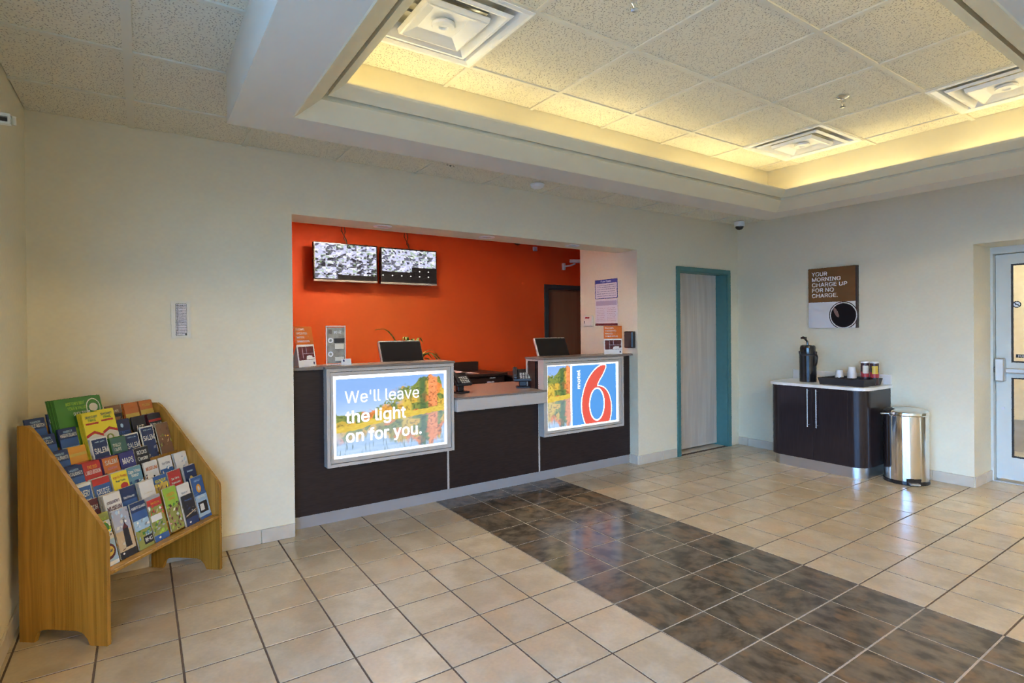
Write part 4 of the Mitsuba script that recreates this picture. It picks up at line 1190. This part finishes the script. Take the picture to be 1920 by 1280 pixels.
harbor = lambda title, tw, low='sky': dict(name=title, stock='navy', bg='navy', art=[('b', .60, .78, 'blue'), ('b', 0, .60, low), ('p', [(0, 0), (.42, .6), (.25, .6), (0, .35)], 'gold'), ('m', .0, .36, ['grey', 'teal', 'white'], 10)],
                                           text=[('HARBOR', .905, .045, .5, 'sky'), (title, .815, .070, tw, 'white')])
DESIGN = {
    (0, 0): (dict(name='z', bg='white', stock='yellow', art=[('b', .84, 1, 'olive'), ('m', .58, .84, ['lime', 'green', 'yellow', 'teal'], 22), ('e', .5, .71, .40, .11, 'green'), ('e', .5, .71, .22, .06, 'yellow'), ('m', .20, .56, ['grey', 'navy', 'red', 'brown'], 22)], text=[('JUNGLE', .86, .05, .6, 'lime')]), 'yellow and green park'),
    (0, 9): (dict(name='ov', stock='sky', bg='sky', art=[('b', .88, 1, 'cream'), ('e', .5, .50, .44, .28, 'maroon'), ('e', .5, .50, .35, .19, 'gold'), ('b', .02, .14, 'white')], text=[('SPEEDWAY', .45, .10, .56, 'navy')]), 'pale blue red-oval'),
    (0, 1): (dict(name='l', bg='grey', art=[('b', .52, 1, (.33, .34, .40)), ('m', .60, 1, ['grey', 'sky', 'white'], 16), ('b', .10, .55, 'tan'), ('m', .10, .50, ['tan', 'cream', 'brown'], 12), ('p', [(.42, .20), (.80, .20), (.77, .58), (.46, .58)], 'black'), ('p', [(.44, .58), (.80, .58), (.62, .70)], 'maroon'), ('r', .60, .63, .68, .77, 'black'), ('b', 0, .14, 'black'), ('e', .2, .10, .06, .02, 'white')]), 'lighthouse picture'),
    (0, 2): (dict(name='h', bg='navy', art=[('b', .62, .80, 'blue'), ('b', .40, .62, 'sky'), ('m', .46, .62, ['white', 'sky', 'grey'], 10), ('b', 0, .40, 'olive'), ('m', .15, .40, ['green', 'teal', 'olive', 'sky'], 20), ('r', .40, .98, .07, .24, 'black')], text=[('HARBOR ISLANDS', .86, .055, .9, 'white'), ('BHC', .12, .075, .46, 'white', .45)]), 'blue harbour ferry'),
    (0, 3): (dict(name='g', bg='olive', art=[('b', .93, 1, 'grey'), ('b', .76, .93, 'red'), ('m', .55, .80, ['gold', 'white', 'red', 'green', 'brown'], 24), ('r', .05, .80, .44, .58, 'white'), ('m', .10, .44, ['green', 'olive', 'lime', 'grey'], 24), ('b', 0, .13, 'blue'), ('e', .35, .07, .07, .025, 'white')], text=[('Gardens', .82, .05, .6, 'orange')]), 'red and green garden'),
    (0, 4): (dict(name='f', bg='lime', art=[('m', .55, .62, ['lime', 'green'], 8), ('b', 0, .54, 'olive'), ('m', 0, .62, ['pink', 'green', 'white', 'brown', 'lime', 'maroon'], 40)], text=[('GARDEN', .80, .07, .62, 'orange'), ('Spring', .71, .05, .5, 'orange')]), 'bright green flower garden'),
    (0, 7): (dict(name='n', bg='black', art=[('m', .35, .95, ['navy', 'black', 'grey'], 14), ('p', [(.1, .30), (.95, .42), (.98, .46), (.1, .34)], 'tan'), ('b', 0, .24, 'navy'), ('e', .32, .10, .08, .03, 'white')], text=[('THE NAVAL', .80, .045, .6, 'blue')]), 'dark ship museum'),
    (0, 8): (dict(name='c', bg='sky', art=[('b', .92, 1, 'blue'), ('r', .12, .86, .24, .66, 'black'), ('r', .22, .55, .32, .58, 'white'), ('b', 0, .10, 'blue')], text=[('POWDER HILL', .80, .08, .7, 'white')]), 'pale blue phone'),
    (1, 0): (dict(name='i', bg='maroon', art=[('b', .0, .52, 'black'), ('r', .5, .98, .25, .56, 'sky'), ('m', .3, .62, ['brown', 'black', 'tan'], 12)], text=[('IPSWICH', .78, .095, .82, 'white')]), 'dark maroon'),
    (1, 1): (dict(name='k', bg='white', art=[('m', .28, .52, ['red', 'brown', 'gold', 'black'], 16), ('b', .22, .28, 'white')], text=[("CHILDREN'S", .80, .055, .74, 'maroon'), ('MUSEUM', .66, .085, .84, 'maroon')]), "white children's museum"),
    (1, 2): (dict(name='s', bg='navy', art=[('b', .45, .72, 'blue'), ('m', .3, .5, ['white', 'grey', 'black'], 10)], text=[('Sea Princess', .76, .05, .7, 'white')]), 'navy boat'),
    (1, 3): (dict(name='w', bg='white', art=[('m', .42, .58, ['olive', 'brown', 'maroon'], 8)], text=[('Country Inn', .72, .04, .6, 'cream')]), 'cream country inn'),
    (1, 4): (dict(name='p', bg='gold', art=[('b', .82, 1, 'blue'), ('m', .50, .85, ['gold', 'black', 'brown', 'yellow'], 22)], text=[('ADVENTURE', .84, .07, .8, 'yellow')]), 'yellow and black adventure'),
    (0, 5): (dict(name='o', bg='white', art=[('p', [(.05, .45), (.95, .62), (.95, .66), (.05, .49)], 'olive')], text=[('Mariner', .76, .05, .5, 'grey')]), 'white seaside inn'),
    (0, 6): (dict(name='e', bg='blue', art=[('e', .5, .70, .20, .11, 'orange'), ('e', .5, .70, .09, .06, 'cream'), ('r', .18, .82, .50, .54, 'orange')], text=[('USS 1812', .88, .045, .5, 'sky')]), 'blue emblem'),
    (2, 0): (dict(name='v', bg='white', art=[('r', .06, .96, .58, .94, 'blue'), ('b', .40, .56, 'sky')], text=[('WINERY', .74, .12, .72, 'white'), ('and Orchard', .64, .045, .7, 'white')]), 'blue and white winery'),
    (2, 1): (dict(name='u', bg='blue', art=[('b', .86, 1, 'red'), ('b', .40, .60, 'sky')], text=[('CRUISE', .66, .11, .76, 'white')]), 'red and blue cruise'),
    (2, 2): (dict(name='y', bg='yellow', art=[('p', [(0, .4), (.5, .58), (1, .45), (1, .35), (0, .3)], 'navy'), ('e', .68, .68, .24, .07, 'red')], text=[('Hop On Trolley', .87, .055, .86, 'red'), ('Boat Tours', .79, .04, .6, 'navy')]), 'yellow trolley tour'),
    (2, 3): (dict(name='t', bg='teal', art=[('m', .4, .7, ['navy', 'teal', 'white', 'blue'], 18)], text=[('Cape Whale', .86, .07, .8, 'white'), ('Watch', .77, .07, .5, 'white')]), 'teal whale watch'),
    (2, 4): (dict(name='q', bg='white', art=[('m', .45, .72, ['black', 'brown', 'cream', 'olive'], 18)], text=[('MUSEUM', .80, .08, .8, 'rust')]), 'white museum'),
    (1, 5): (dict(name='R', bg='red', art=[('b', .4, .5, 'grey')], text=[('the Farm', .78, .055, .6, 'cream'), ('Restaurant', .68, .05, .7, 'cream')]), 'red restaurant'),
    (1, 6): (dict(name='a', stock='white', bg='navy', art=[('e', .5, .62, .17, .12, 'gold')], text=[('Aviation', .84, .05, .5, 'sky')]), 'navy gold emblem'),
    (3, 0): (dict(harbor('RESTAURANTS', .86, 'white'), name='r1'), 'navy restaurant'),
    (3, 1): (dict(name='L', stock='red', bg='red', art=[('b', .55, .60, 'rust')], text=[('THE BIG', .86, .07, .55, 'orange'), ('LAKES REGION', .75, .08, .88, 'white')]), 'red lakes region'),
    (3, 2): (dict(name='S', stock='purple', bg='rust', art=[('m', .35, .68, ['tan', 'black', 'brown', 'rust'], 20)], text=[('SALEM', .84, .10, .74, 'cream'), ('stories', .73, .06, .6, 'pink')]), 'rust and purple old town'),
    (3, 3): (dict(name='M', stock='navy', bg=(.03, .03, .14), art=[('b', .50, .62, 'teal')], text=[('MAPS', .74, .13, .72, 'white')]), 'dark blue map'),
    (3, 4): (dict(name='B', bg='black', art=[('m', .40, .62, ['grey', 'black', 'white'], 12)], text=[('ROCKS', .84, .09, .7, 'white'), ('Center', .70, .09, .74, 'white')]), 'black and white rocks'),
    (2, 5): (dict(name='b', bg='white', art=[('b', .40, .72, 'blue'), ('m', .60, .76, ['sky', 'white'], 6)], text=[('Bay State', .82, .06, .6, 'grey')]), 'white and blue bay'),
    (2, 6): (dict(name='G', bg='white', stock='white', art=[('m', .4, .9, ['white', 'sky', 'grey'], 12)]), 'pale plain'),
    (4, 0): (dict(harbor('RESTAURANTS', .86), name='r2'), 'navy restaurant'),
    (4, 1): (dict(name='O', stock='orange', bg='orange', art=[('b', .80, .86, 'gold'), ('b', .62, .66, 'rust'), ('b', .50, .55, 'gold')]), 'plain orange'),
    (4, 2): (dict(name='d', stock='white', bg='white', art=[('r', .05, .95, .02, .97, 'navy'), ('m', .10, .55, ['grey', 'white', 'black'], 14)], text=[('SALEM', .66, .12, .82, 'white'), ('visitor guide', .90, .03, .6, 'sky')]), 'white-edged navy old town guide'),
    (4, 3): (dict(name='D', stock='green', bg=(.05, .11, .085), art=[('m', .35, .62, ['white', 'black', 'teal', 'grey'], 14)], text=[('TROLLEY', .80, .07, .55, 'cream', .08), ('TOURS', .70, .07, .5, 'cream', .08)]), 'dark green trolley'),
    (4, 4): (dict(name='d2', stock='white', bg='white', art=[('r', .05, .95, .02, .97, 'navy'), ('m', .10, .55, ['grey', 'white', 'black'], 14)], text=[('SALEM', .66, .12, .82, 'white'), ('visitor guide', .90, .03, .6, 'sky')]), 'white-edged navy old town guide'),
    (4, 5): (dict(name='d3', stock='white', bg='white', art=[('r', .05, .95, .02, .97, 'navy'), ('m', .10, .55, ['grey', 'white', 'black'], 14)], text=[('SALEM', .66, .12, .82, 'white'), ('visitor guide', .90, .03, .6, 'sky')]), 'white-edged navy old town guide'),
    (4, 6): (dict(name='N2', bg='brown', art=[('m', .4, .95, ['brown', 'olive', 'gold', 'tan'], 16)]), 'brown forest'),
    (5, 0): (dict(harbor('CODZILLA', .66), name='r3'), 'navy speedboat'),
    (5, 1): (dict(harbor('HARBOR ISLANDS', .90), name='r4'), 'navy harbour island'),
    (5, 2): (dict(name='Y', stock='yellow', bg='cream', art=[('b', .52, 1, 'yellow'), ('p', [(0, .52), (.5, .60), (1, .50), (1, .44), (.5, .54), (0, .46)], 'red'), ('e', .45, .36, .22, .08, 'olive'), ('e', .45, .36, .12, .05, 'cream'), ('r', .12, .85, .74, .78, 'red')], text=[('SEACOAST', .88, .05, .7, 'navy'), ('TRAIL', .81, .05, .5, 'green')]), 'yellow and cream savings'),
    (5, 3): (dict(name='Y2', stock='yellow', bg='cream', art=[('b', .52, 1, 'yellow'), ('p', [(0, .50), (.5, .60), (1, .52), (1, .46), (.5, .54), (0, .44)], 'red'), ('e', .45, .36, .22, .08, 'olive'), ('e', .45, .36, .12, .05, 'cream'), ('r', .12, .85, .74, .78, 'red')], text=[('SEACOAST', .88, .05, .7, 'navy'), ('TRAIL', .81, .05, .5, 'green')]), 'yellow and cream savings'),
    (5, 4): (dict(name='F', stock='navy', bg=(.02, .025, .06), art=[('e', .45, .86, .10, .05, 'sky')], text=[('PEABODY', .64, .09, .78, 'blue'), ('museum', .52, .05, .6, 'blue')]), 'dark blue museum'),
    (5, 5): (dict(name='A', stock='black', bg='black', art=[('m', .35, .80, ['maroon', 'black', 'brown', 'white'], 16)], text=[('ART', .66, .12, .55, 'cream')]), 'black art'),
    (5, 6): (dict(name='T', stock='maroon', bg='black', art=[('m', .4, .6, ['white', 'black', 'grey'], 10), ('b', .80, .86, 'red')], text=[('THRILLING', .66, .10, .90, 'white')]), 'black thriller tour'),
    (6, 0): (dict(harbor('WHALE WATCH', .86), name='r5'), 'navy whale watch'),
    (6, 1): (dict(harbor('QUICK FERRY', .86, 'black'), name='r6'), 'dark navy ferry'),
    (6, 4): (dict(name='x', stock='brown', bg='brown', art=[('b', .72, .80, 'black'), ('m', .5, .72, ['brown', 'rust', 'black'], 10)], text=[('HOUSE', .84, .05, .6, 'cream')]), 'brown house'),
    (6, 5): (dict(name='X1', stock='rust', bg='olive', art=[('b', .74, 1, 'rust'), ('b', .60, .74, 'gold'), ('m', .4, .62, ['olive', 'grey', 'gold'], 10)], text=[('Autumn', .86, .05, .5, 'rust')]), 'orange and gold foliage'),
    (6, 6): (dict(name='X2', stock='rust', bg='grey', art=[('b', .78, 1, 'rust'), ('b', .66, .78, 'gold'), ('m', .4, .68, ['olive', 'grey', 'gold', 'tan'], 12)], text=[('FOLIAGE', .86, .06, .6, 'gold')]), 'orange and grey foliage'),
}
# copies standing behind the front leaflet of a pocket; extra up-shift of a thick or tall pile
COPIES = {(3, 0): 14, (3, 1): 9, (3, 2): 10, (4, 0): 6, (5, 2): 10, (5, 3): 4, (2, 0): 11, (1, 1): 9, (2, 1): 7, (1, 3): 7, (4, 2): 6, (4, 3): 8, (3, 3): 6, (2, 2): 7, (5, 6): 6, (6, 5): 5, (6, 6): 6, (1, 6): 5, (2, 6): 5, (0, 7): 0, (0, 8): 0}
LIFT = {(5, 2): .070, (5, 3): .074, (0, 0): .012, (4, 2): .020, (3, 0): .004, (6, 1): .010, (5, 1): .012, (0, 4): .012, (0, 6): .012, (3, 5): .008, (4, 4): 0, (4, 5): .02, (4, 6): .02}
ROWN = ['front row', 'second row', 'third row', 'fourth row', 'fifth row', 'sixth row', 'top row']
COLN = ['far left', 'second from left', 'third from left', 'in the middle', 'third from right', 'second from right', 'far right']
CW = INW / 7


def brochure(d, name, r, c_in, w, h, copies, lift=0., dw=0.):
    c = {7: 5, 8: 6, 9: 0}.get(c_in, c_in)
    ey = Z * math.cos(LEAN) + D_ * math.sin(LEAN)
    ez = np.cross(W_, ey)
    th = .0012
    pitch = .0027
    jig = rng.uniform(-.003, .003) + dw
    for k in range(copies + 1):
        depth = .0335 - copies * pitch + k * pitch if copies * pitch < .038 else -.004 + k * .0375 / copies
        if c_in > 6:
            depth = .0225
        o_ = R0 + W_ * (.020 + CW * c + (CW - w) / 2 + jig + rng.uniform(-.0008, .0008)) + D_ * (RD0 + DR * r + depth) + Z * (RZ0 + DZ * r + .0006 + max(0, lift) * 1.0)
        if k == 0:
            m, col = brochure_mesh(d, w, h, th)
            lab = f"{name} card standing before the leaflets in the rack's front row, {COLN[c]}" if c_in > 6 else f"{name} leaflet in the rack's {ROWN[r]}, {COLN[c]}"
            key = thing('brochure', lab, 'brochure')
        else:
            m = bx(0, w, 0, h, -th, 0)
            col = np.tile(np.array(INK[d.get('stock', 'cream')] if isinstance(d.get('stock', 'cream'), str) else d['stock']) * rng.uniform(.8, 1.15), (len(m.vertices), 1))
            key = thing('brochure_copy', f'copy behind the {name} leaflet, {ROWN[r]}, {COLN[c]}', 'brochure', f'copies of the {name} leaflet, {ROWN[r]}, {COLN[c]}')
        scene[key] = mikit.ply(basis(m, o_, W_, ey, ez), 'm_print', color=col)


for (r, c), (d, name) in DESIGN.items():
    h = .235
    if c > 6:
        h = {7: .172, 8: .150, 9: .135}[c]
    brochure(d, name, r, c, .098 if (r, c) not in ((5, 2), (5, 3)) else .102, h, COPIES.get((r, c), 2), LIFT.get((r, c), 0.))
# wide green booklets in the top row
gd = dict(name='GG', stock='green', bg='green', art=[('e', .80, .80, .16, .16, 'cream'), ('e', .80, .80, .14, .14, 'green'), ('e', .80, .80, .10, .07, 'cream'), ('b', 0, .5, 'lime')],
          text=[("BOSTON'S BEST", .88, .05, .40, 'lime', .22), ('TOUR & VALUE!', .80, .05, .40, 'lime', .24), ('DUCK TOURS', .70, .055, .36, 'white', .34)])
ey = Z * math.cos(LEAN) + D_ * math.sin(LEAN)
ez = np.cross(W_, ey)
for k in range(9):
    o_ = R0 + W_ * (.168 - .0026 * k) + D_ * (RD0 + DR * 6 + .006 + .0026 * k) + Z * (RZ0 + DZ * 6 + .010)
    if k == 0:
        m, col = brochure_mesh(gd, .266, .300, .0016)
        key = thing('booklet', 'wide green tour booklet standing tallest in the top row', 'brochure')
    else:
        m = bx(0, .266, 0, .300, -.0016, 0)
        col = np.tile(np.array(INK['green']) * rng.uniform(.5, 1.2), (len(m.vertices), 1))
        key = thing('booklet_copy', 'copy behind the wide green tour booklet', 'brochure', 'copies of the wide green tour booklet')
    scene[key] = mikit.ply(basis(m, o_, W_, ey, ez), 'm_print', color=col)
